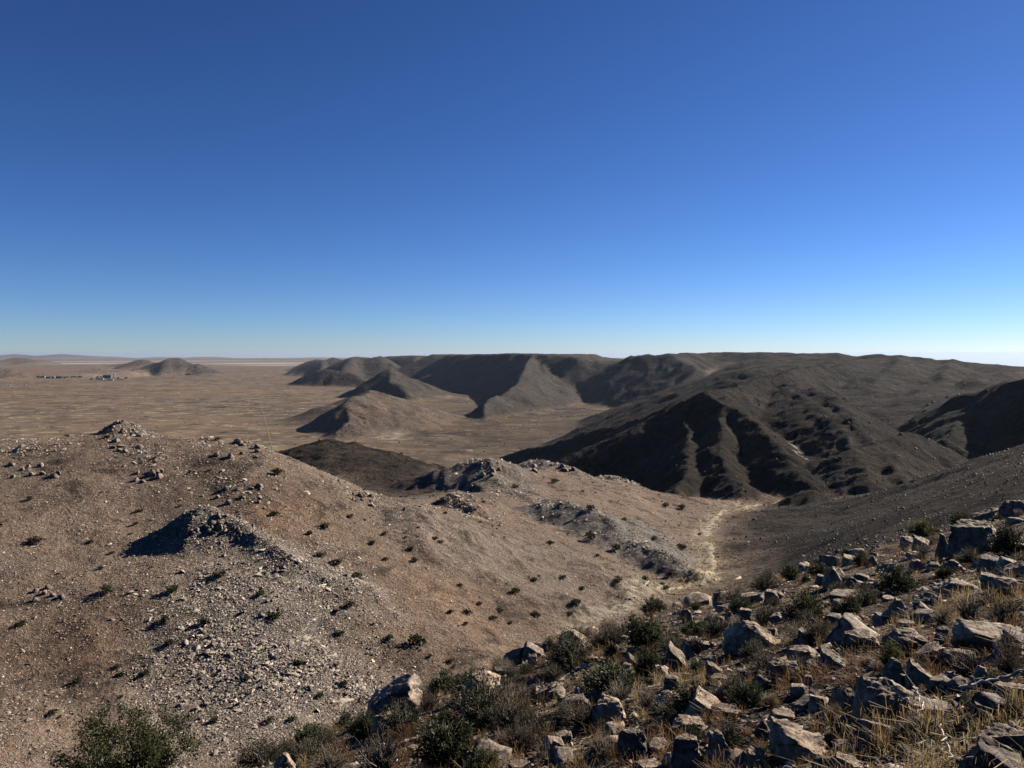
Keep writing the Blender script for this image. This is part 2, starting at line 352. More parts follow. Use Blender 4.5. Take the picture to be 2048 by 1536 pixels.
DARK = dict(dark_hill=.92, dark_massif=.98, valley_knoll=.9, shadow_hill=.98, upland=.96, rim_mountain=.9, dark_mound=.95, great_mesa=.80, round_mountain=.8, second_spur=.78, dark_spur=.85, back_mesa=.84, pyramid_hill=.78, far_spur=.7, pale_pyramid=.52, broad_koppie=.75, cone_koppie=.72, double_koppie=.6, edge_koppie=.55, low_koppie=.4, far_range=.6, far_knoll=.85)
GREY = dict(great_mesa=.7, round_mountain=.6, second_spur=.6, back_mesa=.7, pyramid_hill=.6, broad_koppie=.5, rim_mountain=.7, scree_knob=.9, grey_knob=1.0, middle_knob=.55, near_hill_rock=.35, pale_pyramid=.15)
def height(x, y, full=False):
    x = np.asarray(x, float); y = np.asarray(y, float)
    r = np.sqrt(x * x + y * y)
    # warp the plan a little so that crests and spurs are not ruled lines
    wx = np.zeros_like(x); wy = np.zeros_like(y)
    for k, lam in enumerate((900.0, 320.0, 120.0, 45.0, 16.0, 6.0)):
        a = lam * (.045, .05, .055, .08, .11, .11)[k] * lod(r, lam) * np.minimum(1, (r / (lam * 5.0)) ** 2)
        wx += a * gnoise(x / lam, y / lam, 11 + k)
        wy += a * gnoise(x / lam + 37.7, y / lam - 11.3, 31 + k)
    X, Y = x + wx, y + wy
    zb = base_height(x, y)
    z = zb.copy()
    top = zb.copy()
    ident = np.full(x.shape, -1, int)
    hilly = np.zeros_like(z); dark = np.zeros_like(z); grey = np.zeros_like(z)
    for n, R in enumerate(RIDGES):
        P = R['P']
        zm = P[:, 2].max()
        dm = math.hypot(P[0, 0], P[0, 1])
        reach = (zm + 30 + dm * dm / (2 * R_EARTH)) / min(R['sl'], R['sr']) + R['shelf'] + 50
        if dm < 330: reach = 120.0
        elif dm < 560: reach = 200.0
        m = (X > P[:, 0].min() - reach) & (X < P[:, 0].max() + reach) & (Y > P[:, 1].min() - reach) & (Y < P[:, 1].max() + reach)
        if not m.any(): continue
        s = ridge_surface(R, X[m], Y[m])
        k = min(max(0.005 * dm, 1.3), 11.0)
        zz = z[m]
        h = np.clip(0.5 + 0.5 * (s - zz) / k, 0, 1)
        z[m] = zz + (s - zz) * h + k * h * (1 - h)
        nm = R['name']
        hilly[m] += (1 - hilly[m]) * h
        dark[m] += (DARK.get(nm, 0) - dark[m]) * h
        grey[m] += (GREY.get(nm, 0) - grey[m]) * h
        w = s > top[m]
        t2 = top[m]; t2[w] = s[w]; top[m] = t2
        i2 = ident[m]; i2[w] = n; ident[m] = i2
    # relief: gullies and rock on the hills, hardly any on the plain
    up = sstep(2, 30, z + r * r / (2 * R_EARTH))
    steep = np.maximum(hilly, 0.35 + .4 * sstep(330, 450, r) + .25 * sstep(700, 900, r)) * up
    near = 1 - sstep(20, 60, r)
    steep = steep * (1 - near) + near * 0.4
    rel = np.zeros_like(z)
    for k, lam in enumerate((420.0, 190.0, 85.0, 38.0, 17.0, 7.5, 3.4, 1.6)):
        w = lod(r, lam) * np.minimum(1, (r / (lam * 4.0)) ** 1.5)
        g = gnoise(x / lam + 5.1 * k, y / lam - 3.3 * k, 51 + k)
        rd = 0.33 - np.abs(g)                      # sharp little crests
        fn = (.25, .38, .7, 1.15, 1.3, 1.2, 1, 1)[k]
        fm = (.20, .26, .42, .85, 2.1, 2.4, 1.5, 1)[k]
        ff = (.12, .30, 1.15, 1.9, 2, 2, 1, 1)[k]
        wm, wf = sstep(380, 560, r), sstep(1300, 2000, r)
        rel += w * lam * (0.09 * rd + 0.03 * g) * (fn * (1 - wm) + wm * (fm * (1 - wf) + ff * wf))
    z = z + rel * steep
    az = np.arctan2(x, y)
    roll = sstep(.20, .30, az) * sstep(1050, 1500, r) * up * (1 - sstep(4500, 6000, r))      # the upland rolls
    z = z + roll * (15 * (.30 - np.abs(gnoise(x / 300, y / 300, 71))) + 8 * (.3 - np.abs(gnoise(x / 130 + 3, y / 130, 72))))
    pl = (1 - up)
    z = np.where(z > 206, 206 + 7 * np.tanh((z - 206) / 14), z) * sstep(30, 60, r) + z * (1 - sstep(30, 60, r))
    z = z + pl * sstep(900, 1500, r) * (2.0 * gnoise(x / 700, y / 700, 91) + 0.6 * gnoise(x / 160, y / 160, 92) * lod(r, 160))
    if full:
        return z, ident, up, dark, grey
    return z

def ground_hit(px, py, y0=2.5, y1=60000.0):
    """first place where the ray through a photo pixel meets the land"""
    Y = np.exp(np.linspace(math.log(y0), math.log(y1), 360))
    a = at(px, py, 1.0) - np.array([0, 0, EYE])
    for _ in range(3):
        h = height(a[0] * Y, a[1] * Y)
        below = np.nonzero(h > EYE + a[2] * Y)[0]
        if len(below) == 0: return None
        i = max(below[0], 1)
        Y = np.linspace(Y[i - 1], Y[i], 40)
    Yv = Y[len(Y) // 2]
    x, y = a[0] * Yv, a[1] * Yv
    return np.array([x, y, float(height(np.array([x]), np.array([y]))[0])])

def hz(x, y):
    return float(height(np.array([x], float), np.array([y], float))[0])
# ------------------------------------------------------------------ materials
MATS = {}
class NT:
    def __init__(s, name):
        s.m = bpy.data.materials.new(name); s.m.use_nodes = True
        s.n, s.l = s.m.node_tree.nodes, s.m.node_tree.links
        s.n.clear()
        s.out = s.n.new('ShaderNodeOutputMaterial')
        s.b = s.n.new('ShaderNodeBsdfPrincipled')
        s.b.inputs['Roughness'].default_value = 0.9
        s.b.inputs['Specular IOR Level'].default_value = 0.15
        s.l.new(s.b.outputs[0], s.out.inputs[0])
        MATS[name] = s.m
    def coord(s, kind='Object'):
        if not hasattr(s, 'tc'): s.tc = s.n.new('ShaderNodeTexCoord')
        return s.tc.outputs[kind]
    def pos(s):
        if not hasattr(s, 'g'): s.g = s.n.new('ShaderNodeNewGeometry')
        return s.g.outputs['Position']
    def noise(s, vec, scale, detail=4, rough=.55, out='Fac', dist=0.0):
        t = s.n.new('ShaderNodeTexNoise'); t.inputs['Scale'].default_value = scale
        t.inputs['Detail'].default_value = detail; t.inputs['Roughness'].default_value = rough; t.inputs['Distortion'].default_value = dist
        s.l.new(vec, t.inputs['Vector']); return t.outputs[out]
    def voro(s, vec, scale, out='Distance', feature='F1'):
        t = s.n.new('ShaderNodeTexVoronoi'); t.inputs['Scale'].default_value = scale; t.feature = feature
        s.l.new(vec, t.inputs['Vector']); return t.outputs[out]
    def ramp(s, fac, stops, interp='LINEAR'):
        r = s.n.new('ShaderNodeValToRGB'); r.color_ramp.interpolation = interp
        e = r.color_ramp.elements
        while len(e) < len(stops): e.new(0.5)
        for i, (p, c) in enumerate(stops):
            e[i].position = p; e[i].color = (c, c, c, 1) if not hasattr(c, '__len__') else (*c, 1)
        s.l.new(fac, r.inputs[0]); return r.outputs[0]
    def mix(s, fac, a, b, blend='MIX'):
        m = s.n.new('ShaderNodeMix'); m.data_type = 'RGBA'; m.blend_type = blend
        for sock, v in ((m.inputs['Factor'], fac), (m.inputs[6], a), (m.inputs[7], b)):
            if isinstance(v, (int, float)): sock.default_value = v
            elif isinstance(v, tuple): sock.default_value = (*v, 1)
            else: s.l.new(v, sock)
        return m.outputs[2]
    def math(s, op, a, b=None, c=None):
        m = s.n.new('ShaderNodeMath'); m.operation = op
        for i, v in enumerate((a, b, c)):
            if v is None: continue
            if isinstance(v, (int, float)): m.inputs[i].default_value = v
            else: s.l.new(v, m.inputs[i])
        return m.outputs[0]
    def attr(s, name, out='Color'):
        a = s.n.new('ShaderNodeAttribute'); a.attribute_name = name
        return a.outputs[out]
    def sep(s, col):
        q = s.n.new('ShaderNodeSeparateColor'); s.l.new(col, q.inputs[0]); return q.outputs
    def bump(s, h, strength, dist, prev=None):
        b = s.n.new('ShaderNodeBump'); b.inputs['Strength'].default_value = strength; b.inputs['Distance'].default_value = dist
        s.l.new(h, b.inputs['Height'])
        if prev is not None: s.l.new(prev, b.inputs['Normal'])
        return b.outputs[0]
    def rand(s):
        o = s.n.new('ShaderNodeObjectInfo'); return o.outputs['Random']
    def color(s, c):
        if isinstance(c, tuple): s.b.inputs['Base Color'].default_value = (*c, 1)
        else: s.l.new(c, s.b.inputs['Base Color'])
    def normal(s, n): s.l.new(n, s.b.inputs['Normal'])

def land_material():
    t = NT('stony_land')
    p = t.pos()
    big = t.noise(p, 0.0035, 5, .6)
    mid = t.noise(p, 0.035, 5, .6)
    fine = t.noise(p, 0.45, 5, .65)
    grit = t.noise(p, 2.6, 4, .7)
    m1 = t.sep(t.attr('cover'))      # R dark scrub, G dry yellow grass, B red earth
    m2 = t.sep(t.attr('stone'))      # R grey scree, G pale clay, B flatness (plain)
    soil = t.ramp(t.math('ADD', t.math('MULTIPLY', mid, .5), t.math('MULTIPLY', fine, .5)),
                  [(.30, (.105, .075, .054)), (.5, (.247, .176, .126)), (.68, (.420, .310, .220))])
    soil = t.mix(t.ramp(big, [(.40, 0.0), (.62, .55)]), soil, (.226, .179, .141))
    grey = t.ramp(t.math('ADD', t.math('MULTIPLY', fine, .55), t.math('MULTIPLY', grit, .45)),
                  [(.32, (.080, .072, .067)), (.5, (.210, .193, .173)), (.66, (.442, .405, .352))])
    soil = t.mix(t.math('MULTIPLY', m2[0], .92), soil, grey)
    # red and orange earth
    red = t.ramp(fine, [(.35, (.179, .080, .037)), (.65, (.346, .173, .084))])
    soil = t.mix(t.math('MULTIPLY', m1[2], t.ramp(mid, [(.35, .45), (.6, 1.0)])), soil, red)
    # plain: streaks of dry grass, bare clay, dark scrub lines
    st = t.n.new('ShaderNodeMapping'); st.inputs['Scale'].default_value = (.85, 1.0, 1.0); st.inputs['Rotation'].default_value = (0, 0, .12)
    t.l.new(p, st.inputs['Vector'])
    s1 = t.noise(st.outputs[0], .011, 7, .68, dist=.6)
    s2 = t.noise(st.outputs[0], .021, 6, .7, dist=1.0)
    s3 = t.noise(p, .0016, 4, .6)
    s4 = t.noise(p, .05, 5, .75)
    plain = t.ramp(t.math('ADD', t.math('MULTIPLY', s1, .7), t.math('MULTIPLY', s4, .3)), [(.38, (.036, .029, .023)), (.46, (.078, .059, .044)), (.53, (.118, .090, .065)), (.62, (.195, .150, .102))])
    plain = t.mix(t.ramp(s3, [(.44, 0.0), (.60, .6)]), plain, (.165, .112, .068), 'MIX')
    plain = t.mix(t.ramp(s2, [(.57, 0.0), (.62, .85)]), plain, (.29, .235, .15))
    plain = t.mix(t.ramp(t.noise(st.outputs[0], .016, 6, .7, dist=.8), [(.32, .9), (.42, 0.0)]), plain, (.020, .018, .015))
    # crags and bare faces on the slopes
    crag = t.noise(p, .11, 5, .72, dist=.5)
    soil = t.mix(t.ramp(crag, [(.36, .75), (.46, 0.0)]), soil, (.045, .037, .031))
    soil = t.mix(t.ramp(crag, [(.56, 0.0), (.66, .5)]), soil, (.24, .20, .165))
    soil = t.mix(m2[2], soil, plain)
    soil = t.mix(m2[1], soil, (.46, .41, .355))
    soil = t.mix(t.math('MULTIPLY', m1[2], m2[2]), soil, (.165, .085, .06))
    # dry grass, dark scrub
    soil = t.mix(t.math('MULTIPLY', m1[1], t.ramp(fine, [(.40, 0.0), (.56, 1.0)])), soil, (.47, .405, .30))
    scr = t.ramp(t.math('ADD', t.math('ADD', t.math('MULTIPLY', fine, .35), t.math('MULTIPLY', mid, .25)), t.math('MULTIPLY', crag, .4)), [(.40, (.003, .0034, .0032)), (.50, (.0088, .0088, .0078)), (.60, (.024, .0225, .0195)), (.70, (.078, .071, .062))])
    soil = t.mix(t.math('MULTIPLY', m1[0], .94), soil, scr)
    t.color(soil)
    rg = t.n.new('ShaderNodeTexNoise'); rg.noise_type = 'RIDGED_MULTIFRACTAL'
    rg.inputs['Scale'].default_value = .013; rg.inputs['Detail'].default_value = 8; rg.inputs['Roughness'].default_value = .62
    t.l.new(p, rg.inputs['Vector'])
    b0 = t.bump(rg.outputs['Fac'], 1.0, 24.0)
    b1 = t.bump(t.noise(p, .05, 9, .70), 1.0, 20.0, b0)
    b2 = t.bump(fine, .8, 1.1, b1)
    b3 = t.bump(t.voro(p, 2.2), .6, .18, b2)
    # the plain is smooth: mix with the flat normal
    mixn = t.n.new('ShaderNodeMix'); mixn.data_type = 'VECTOR'
    t.l.new(t.math('MULTIPLY', m2[2], .85), mixn.inputs['Factor'])
    t.l.new(b3, mixn.inputs[4]); t.l.new(t.g.outputs['Normal'], mixn.inputs[5])
    t.normal(mixn.outputs[1])
    t.b.inputs['Roughness'].default_value = 1.0
    t.b.inputs['Specular IOR Level'].default_value = 0.05
    return t.m
LAND = land_material()

# ------------------------------------------------------------------ object helpers
def link(o, parent=None, label=None, cat=None, group=None, kind=None):
    COL.objects.link(o)
    if parent is not None: o.parent = parent
    if label: o['label'] = label
    if cat: o['category'] = cat
    if group: o['group'] = group
    if kind: o['kind'] = kind
    return o

def np_mesh(name, V, faces, mat, smooth=False):
    """V (n,3); faces (m,3) or (m,4) int array"""
    V = np.asarray(V, np.float32); faces = np.asarray(faces, np.int32)
    me = bpy.data.meshes.new(name)
    me.vertices.add(len(V)); me.vertices.foreach_set('co', V.ravel())
    k = faces.shape[1]
    me.loops.add(faces.size); me.loops.foreach_set('vertex_index', faces.ravel())
    me.polygons.add(len(faces))
    me.polygons.foreach_set('loop_start', np.arange(0, faces.size, k, dtype=np.int32))
    if smooth: me.polygons.foreach_set('use_smooth', np.ones(len(faces), bool))
    me.update(calc_edges=True)
    if mat: me.materials.append(mat)
    return me

# ------------------------------------------------------------------ the land: one height field, cut into the hills one can name
SCAR = [(ground_hit(1592, 897), 4.5, 1.7), (ground_hit(1604, 912), 5.0, 1.7), (ground_hit(1586, 884), 2.5, 1.2)]
def cover_masks(x, y, z, ident, up, dark_t, grey_t):
    """what grows and lies where, from the places seen in the photograph"""
    a, l = logpolar(x, y)
    def blob(px, py, Y, ra, rl, amp=1.0):
        p = at(px, py, Y)
        ca, cl = logpolar(p[0], p[1])
        return amp * np.exp(-(((a - ca) / ra) ** 2 + ((l - cl) / rl) ** 2))
    names = np.array([R['name'] for R in RIDGES] + ['none'])
    nid = names[ident]
    r = np.sqrt(x * x + y * y)
    n1 = gnoise(x / 90, y / 90, 201) * lod(r, 90) + .6 * gnoise(x / 30, y / 30, 202) * lod(r, 30)
    # dark scrub
    dark = dark_t.copy()
    px_az = np.degrees(np.arctan2(x, y))
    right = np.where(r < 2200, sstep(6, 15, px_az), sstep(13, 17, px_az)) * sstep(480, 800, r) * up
    dark = np.maximum(dark, .96 * right)
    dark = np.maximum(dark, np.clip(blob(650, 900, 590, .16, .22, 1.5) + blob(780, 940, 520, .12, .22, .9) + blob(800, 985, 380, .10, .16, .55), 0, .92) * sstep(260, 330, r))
    slope_r = sstep(.17, .30, a - .0) * sstep(60, 110, r) * (1 - sstep(560, 650, r))
    # right of the wash the long slope is dark and scrubby
    wash = [(400, 1480, 90), (700, 1420, 100), (900, 1340, 112), (1100, 1290, 130), (1300, 1190, 191), (1430, 1160, 222), (1405, 1110, 290), (1400, 1080, 330), (1440, 1045, 400), (1490, 1020, 460)]
    W = np.array([at(*p)[:2] for p in wash])
    dw = np.full(x.shape, 1e9); sd = np.zeros_like(x)
    for i in range(len(W) - 1):
        d = W[i + 1] - W[i]
        t = np.clip(((x - W[i, 0]) * d[0] + (y - W[i, 1]) * d[1]) / (d @ d), 0, 1)
        ex, ey = x - W[i, 0] - t * d[0], y - W[i, 1] - t * d[1]
        dd = np.sqrt(ex * ex + ey * ey)
        m = dd < dw
        dw[m] = dd[m]; sd[m] = (d[0] * ey - d[1] * ex)[m]
    rightside = (sd < 0) * sstep(.06, .18, a)
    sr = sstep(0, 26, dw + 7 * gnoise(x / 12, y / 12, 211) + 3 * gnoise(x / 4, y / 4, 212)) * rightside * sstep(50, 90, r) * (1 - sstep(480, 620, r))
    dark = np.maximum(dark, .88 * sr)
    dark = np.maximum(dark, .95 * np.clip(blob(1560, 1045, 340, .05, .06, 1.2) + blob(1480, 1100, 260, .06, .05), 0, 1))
    nearm = 1 - sstep(30, 60, r)
    dark = np.maximum(dark, .55 * nearm)
    dark = np.maximum(dark, np.clip(blob(1060, 850, 2250, .30, .40, .75), 0, .5) * (1 - up))
    dark = np.clip(dark + .10 * n1 * (dark > .05), 0, 1)
    # dry grass along the wash and in patches
    gr = sstep(.06, .16, a) * np.exp(-(dw / (1.2 + .011 * r)) ** 2) * (.6 + .5 * gnoise(x / 7, y / 7, 205)) * 1.9
    gr = np.maximum(gr, blob(1480, 1015, 470, .05, .08, 1.3) * (.6 + .5 * gnoise(x / 9, y / 9, 206)))
    gr = np.maximum(gr, blob(790, 872, 1880, .03, .05, .8) * sstep(-.3, .4, gnoise(x / 30, y / 30, 209)))
    gr = np.maximum(gr, .3 * nearm)
    gr = np.clip(gr, 0, 1)
    dark = dark * (1 - .85 * gr * (r > 100))
    # red earth
    rd = np.clip(blob(180, 1330, 105, .045, .07, .8) + blob(560, 1010, 150, .10, .06, .7) + blob(900, 1230, 135, .20, .12, .35) + blob(950, 1040, 235, .08, .10, .35), 0, 1)
    rd = rd * .6
    rd = np.maximum(rd, blob(95, 736, 8800, .045, .10, .9))
    rd = np.maximum(rd, blob(-60, 737, 8800, .05, .10, .9))
    rd = np.maximum(rd, .25 * nearm)
    # grey scree on the knobs
    gy = grey_t.copy()
    gy = np.maximum(gy, np.clip(blob(520, 1230, 110, .16, .16, 1.2), 0, .8))
    gy = np.clip(gy + .15 * n1 * (gy > .05), 0, 1)
    # pale pans far out, a pale scar on the massif
    pan = (blob(150, 727, 15500, .12, .06, .8) + blob(300, 722, 20500, .3, .06, .6) + blob(520, 727, 15500, .12, .08, .9) + blob(560, 731, 13000, .08, .05, .5)) * (ident < 0)
    pan = np.clip(1.15 * pan * (.7 + .6 * gnoise(x / 2500, y / 700, 207)), 0, .9)
    pan = np.maximum(pan, np.clip(sum(am * np.exp(-((x - q[0]) / rx) ** 2 - ((y - q[1]) / (3.2 * rx)) ** 2) for q, rx, am in SCAR), 0, 1) * sstep(-.35, .25, gnoise(x / 6, y / 11, 208)))
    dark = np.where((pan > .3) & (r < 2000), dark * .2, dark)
    flat = (1 - up) * sstep(700, 1300, r) 
    flat = flat * np.where(nid == 'none', 1, .6)
    return np.stack([dark, gr, rd], 1), np.stack([gy, pan, flat], 1)

LAND_PARTS = {   # height-field owner -> (object name, label)
    'slope': ('ground', 'rocky grassy near slope in the foreground, under the boulders and shrubs'),
    'long_slope': ('slope', 'dark scrubby hillside falling from the right edge to the wash'),
    'near_hill': ('hill', 'brown stony hillside filling the left foreground below the plain'),
    'scree_knob': ('knoll', 'grey scree-covered knob with shaded left side on the near stony hill'),
    'basin': ('valley', 'brown bushy basin between the near stony hill and the wash'),
    'middle_knob': ('ridge', 'pale rocky ridge closing the far side of the brown basin'),
    'grey_knob': ('knoll', 'long dark grey rocky spur running down to the dry wash'),
    'small_knob': ('knoll', 'small brown knob with dark left side in the basin'),
    'dark_hill': ('hill', 'low dark scrubby ridge behind the near stony hill at the edge of the plain'),
    'dark_mound': ('knoll', 'low dark mound beside the wash at the foot of the dark massif'),
    'plain': ('plain', 'wide tan desert plain streaked with dry grass reaching to the horizon'),
    'pale_pyramid': ('hill', 'pale pyramid ridge with deep shadow on its left at the valley mouth'),
    'pyramid_hill': ('hill', 'pointed dark pyramid hill before the great mesa'),
    'great_mesa': ('mesa', 'long flat-topped mesa with a pale spur running down to the plain'),
    'rim_mountain': ('mountain', 'shadowed mountain rim right of the saddle behind the bay of the plain'),
    'far_knoll': ('hill', 'small blue hill seen through the saddle right of the mesa'),
    'upland': ('upland', 'rolling dark upland along the skyline on the right'),
    'dark_massif': ('mountain', 'dark scrubby massif with shadowed gullies right of the valley'),
    'valley_knoll': ('knoll', 'low ridge at the foot of the dark massif, half in shadow'),
    'shadow_hill': ('hill', 'hill at the right edge whose left face lies in deep shade'),
    'back_mesa': ('mesa', 'distant flat mesa between the round mountain and the great mesa'),
    'round_mountain': ('mountain', 'round-topped brown mountain behind the pyramid hill'),
    'dark_spur': ('ridge', 'low shadowed spur at the foot of the round mountain'),
    'second_spur': ('ridge', 'second farthest spur of the range above the plain'),
    'far_spur': ('ridge', 'farthest bluish spur of the range, sloping left to the plain'),
    'broad_koppie': ('hill', 'broad brown hill with several humps alone on the plain'),
    'cone_koppie': ('hill', 'bluish cone-shaped hill behind the broad hill on the plain'),
    'double_koppie': ('hill', 'far double-humped hill at the left of the plain'),
    'low_koppie': ('hill', 'low far hump on the plain left of the cone hill'),
    'edge_koppie': ('hill', 'brown hill cut by the left edge of the picture on the plain'),
    'mine_mound': ('mound', 'low mounds beside the mine on the plain'),
    'far_range': ('mountains', 'thin blue line of mountains on the horizon at the left'),
}
OWNER = {'near_hill_rock': 'near_hill'}

def build_land():
    az_f = np.arange(-41.0, 41.0001, 0.100)
    az_c = np.concatenate([np.arange(41.0, 319.0, 2.4), [319.0]])
    r_rows = np.concatenate([[.25, .8, 1.6], np.exp(np.arange(math.log(2.4), math.log(60), .030)), np.exp(np.arange(math.log(60), math.log(270), .0066)),
                             np.exp(np.arange(math.log(270), math.log(520), .0088)), np.exp(np.arange(math.log(520), math.log(1350), .0058)), np.exp(np.arange(math.log(1350), math.log(5200), .0092)), np.exp(np.arange(math.log(5200), math.log(75000), .026)), [75000.0]])
    def grid(az, rr):
        A, Rr = np.meshgrid(np.radians(az), rr)
        x, y = (Rr * np.sin(A)).ravel(), (Rr * np.cos(A)).ravel()
        z, ident, up, dk, gy = height(x, y, True)
        nc, nr = len(az), len(rr)
        i = np.arange((nr - 1) * nc).reshape(nr - 1, nc)[:, :-1].ravel()
        F = np.stack([i, i + 1, i + 1 + nc, i + nc], 1)
        return x, y, z, ident, up, dk, gy, F
    def owners(x, y, z, ident, up):
        names = [R['name'] for R in RIDGES]
        own = np.array([OWNER.get(n, n) for n in names] + ['none'], dtype=object)[ident]
        r = np.sqrt(x * x + y * y); az = np.degrees(np.arctan2(x, y))
        b = own == 'none'
        rest = np.where(r < 47 + 6 * np.sin(az * .3), 'slope',
               np.where((r < 620) & (az > 12 + 60 * np.clip(160 - r, 0, 200) / 200.0) , 'long_slope',
               np.where((r < 330) & (az < -9.5 + .02 * (200 - r)), 'near_hill',
               np.where((r < 520) & (az > -6), 'basin',
               np.where((r < 1000) & (az < -4) & (up > .5), 'dark_hill',
               np.where((r < 1500) & (az > 6) & (up > .5), 'dark_massif',
               np.where((r < 5000) & (az > 13) & (up > .5), 'upland', 'plain'))))))).astype(object)
        own[b] = rest[b]
        return own
    def emit(x, y, z, ident, up, dk, gy, F, seen=True):
        V = np.stack([x, y, z], 1)
        # smooth normals of the whole sheet, so that the cuts do not show
        e1 = V[F[:, 2]] - V[F[:, 0]]; e2 = V[F[:, 3]] - V[F[:, 1]]
        fn = np.cross(e1, e2)
        fn *= np.sign(fn[:, 2:3] + 1e-12)
        N = np.zeros_like(V)
        for k in range(4): np.add.at(N, F[:, k], fn)
        N /= np.linalg.norm(N, axis=1, keepdims=True) + 1e-12
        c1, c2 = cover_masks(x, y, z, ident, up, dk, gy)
        own = owners(x, y, z, ident, up)
        fo = own[F[:, 0]]
        for key in LAND_PARTS if seen else ['all']:
            sel = F[fo == key] if seen else F
            if len(sel) == 0: continue
            idx, inv = np.unique(sel, return_inverse=True)
            q = inv.reshape(-1, 4)
            nm, lb = LAND_PARTS[key] if seen else ('terrain', 'brown hills and plain around and behind the viewpoint')
            me = np_mesh(nm, V[idx], q, LAND, True)
            for an, c in (('cover', c1), ('stone', c2)):
                at_ = me.color_attributes.new(an, 'FLOAT_COLOR', 'POINT')
                at_.data.foreach_set('color', np.hstack([c[idx], np.ones((len(idx), 1))]).astype(np.float32).ravel())
            me.normals_split_custom_set_from_vertices(N[idx].astype(np.float32))
            link(bpy.data.objects.new(nm, me), label=lb, kind='structure')
    emit(*grid(az_f, r_rows))
    rc = np.exp(np.linspace(math.log(.25), math.log(75000), 150))
    emit(*grid(az_c, rc), seen=False)
build_land()

# ------------------------------------------------------------------ haze
def build_haze():
    lo = -75000.0 ** 2 / (2 * R_EARTH) - 700 - 12
    bm = bmesh.new()
    bmesh.ops.create_cube(bm, size=1.0)
    bmesh.ops.scale(bm, vec=(156000, 156000, 217 - lo), verts=bm.verts)
    bmesh.ops.translate(bm, vec=(0, 0, (217 + lo) / 2), verts=bm.verts)
    me = bpy.data.meshes.new('haze'); bm.to_mesh(me); bm.free()
    m = bpy.data.materials.new('haze'); m.use_nodes = True
    n = m.node_tree.nodes; n.clear()
    v = n.new('ShaderNodeVolumePrincipled')
    v.inputs['Color'].default_value = (.46, .56, .72, 1)
    v.inputs['Density'].default_value = 1.0e-5
    v.inputs['Anisotropy'].default_value = .27
    o = n.new('ShaderNodeOutputMaterial'); m.node_tree.links.new(v.outputs[0], o.inputs['Volume'])
    me.materials.append(m)
    link(bpy.data.objects.new('haze', me), label='thin pale blue haze over the far plain and mountains', kind='stuff')
HAZE = True
if HAZE: build_haze()
# ------------------------------------------------------------------ materials of things
def rock_material(name, pale, mid, dark, stain, tone=1.0, scale=1.0):
    t = NT(name)
    c = t.coord('Object')
    a = t.noise(c, 2.6 * scale, 6, .62, dist=.4)
    b = t.noise(c, 9.0 * scale, 5, .7)
    d = t.noise(c, 34.0 * scale, 4, .7)
    k = t.math('ADD', t.math('MULTIPLY', a, .5), t.math('ADD', t.math('MULTIPLY', b, .3), t.math('MULTIPLY', d, .2)))
    col = t.ramp(k, [(.36, dark), (.47, mid), (.58, pale)])
    col = t.mix(t.math('MULTIPLY', t.ramp(t.noise(c, 1.5 * scale, 4, .6), [(.50, 0.0), (.66, .8)]), 1.0), col, stain)
    v = t.math('ADD', t.math('MULTIPLY', t.rand(), .5), .72)
    vc = t.n.new('ShaderNodeCombineColor'); [t.l.new(v, vc.inputs[i]) for i in range(3)]
    t.color(t.mix(1.0, col, vc.outputs[0], 'MULTIPLY'))
    lay = t.n.new('ShaderNodeMapping'); lay.inputs['Scale'].default_value = (1.0, 1.0, 5.0); lay.inputs['Rotation'].default_value = (.35, .2, 0)
    t.l.new(c, lay.inputs['Vector'])
    n1 = t.bump(t.noise(lay.outputs[0], 3.2 * scale, 6, .7), .7, .05 / scale)
    n2 = t.bump(b, .6, .02 / scale, n1)
    t.normal(n2)
    t.b.inputs['Roughness'].default_value = .82
    t.b.inputs['Specular IOR Level'].default_value = .25
    return t.m
ROCK = rock_material('weathered_quartzite', (.44, .355, .26), (.175, .124, .084), (.040, .028, .020), (.20, .098, .048))
ROCK_B = rock_material('weathered_gneiss', (.35, .29, .225), (.125, .096, .070), (.030, .023, .0175), (.14, .074, .040))

def leaf_material(name, c0, c1, c2, trans=.35):
    t = NT(name)
    f = t.attr('shade', 'Fac')
    col = t.ramp(f, [(0.0, c0), (.5, c1), (1.0, c2)])
    v = t.math('ADD', t.math('MULTIPLY', t.rand(), .5), .75)
    vc = t.n.new('ShaderNodeCombineColor'); [t.l.new(v, vc.inputs[i]) for i in range(3)]
    col = t.mix(1.0, col, vc.outputs[0], 'MULTIPLY')
    t.color(col)
    t.b.inputs['Roughness'].default_value = .6
    tr = t.n.new('ShaderNodeBsdfTranslucent'); t.l.new(col, tr.inputs['Color'])
    mx = t.n.new('ShaderNodeMixShader'); mx.inputs[0].default_value = trans
    t.l.new(t.b.outputs[0], mx.inputs[1]); t.l.new(tr.outputs[0], mx.inputs[2]); t.l.new(mx.outputs[0], t.out.inputs[0])
    return t.m
LEAF = {
    'olive': leaf_material('olive_leaf', (.018, .018, .009), (.046, .043, .023), (.105, .095, .055)),
    'green': leaf_material('green_leaf', (.016, .022, .008), (.038, .048, .017), (.095, .105, .042)),
    'bright': leaf_material('bright_leaf', (.030, .036, .010), (.070, .078, .024), (.14, .145, .055)),
    'brown': leaf_material('dry_leaf', (.028, .020, .012), (.065, .047, .029), (.14, .105, .065)),
    'silver': leaf_material('silver_leaf', (.10, .10, .07), (.20, .195, .14), (.34, .32, .24)),
    'tan': leaf_material('tan_leaf', (.14, .105, .055), (.27, .205, .105), (.40, .32, .18)),
    'dark': leaf_material('dark_leaf', (.018, .024, .010), (.040, .050, .020), (.080, .088, .038), .25),
    'scrub': leaf_material('scrub_leaf', (.006, .007, .004), (.016, .017, .010), (.036, .036, .021), .15),
    'tree': leaf_material('tree_leaf', (.014, .017, .006), (.036, .040, .014), (.085, .085, .034), .25),
}
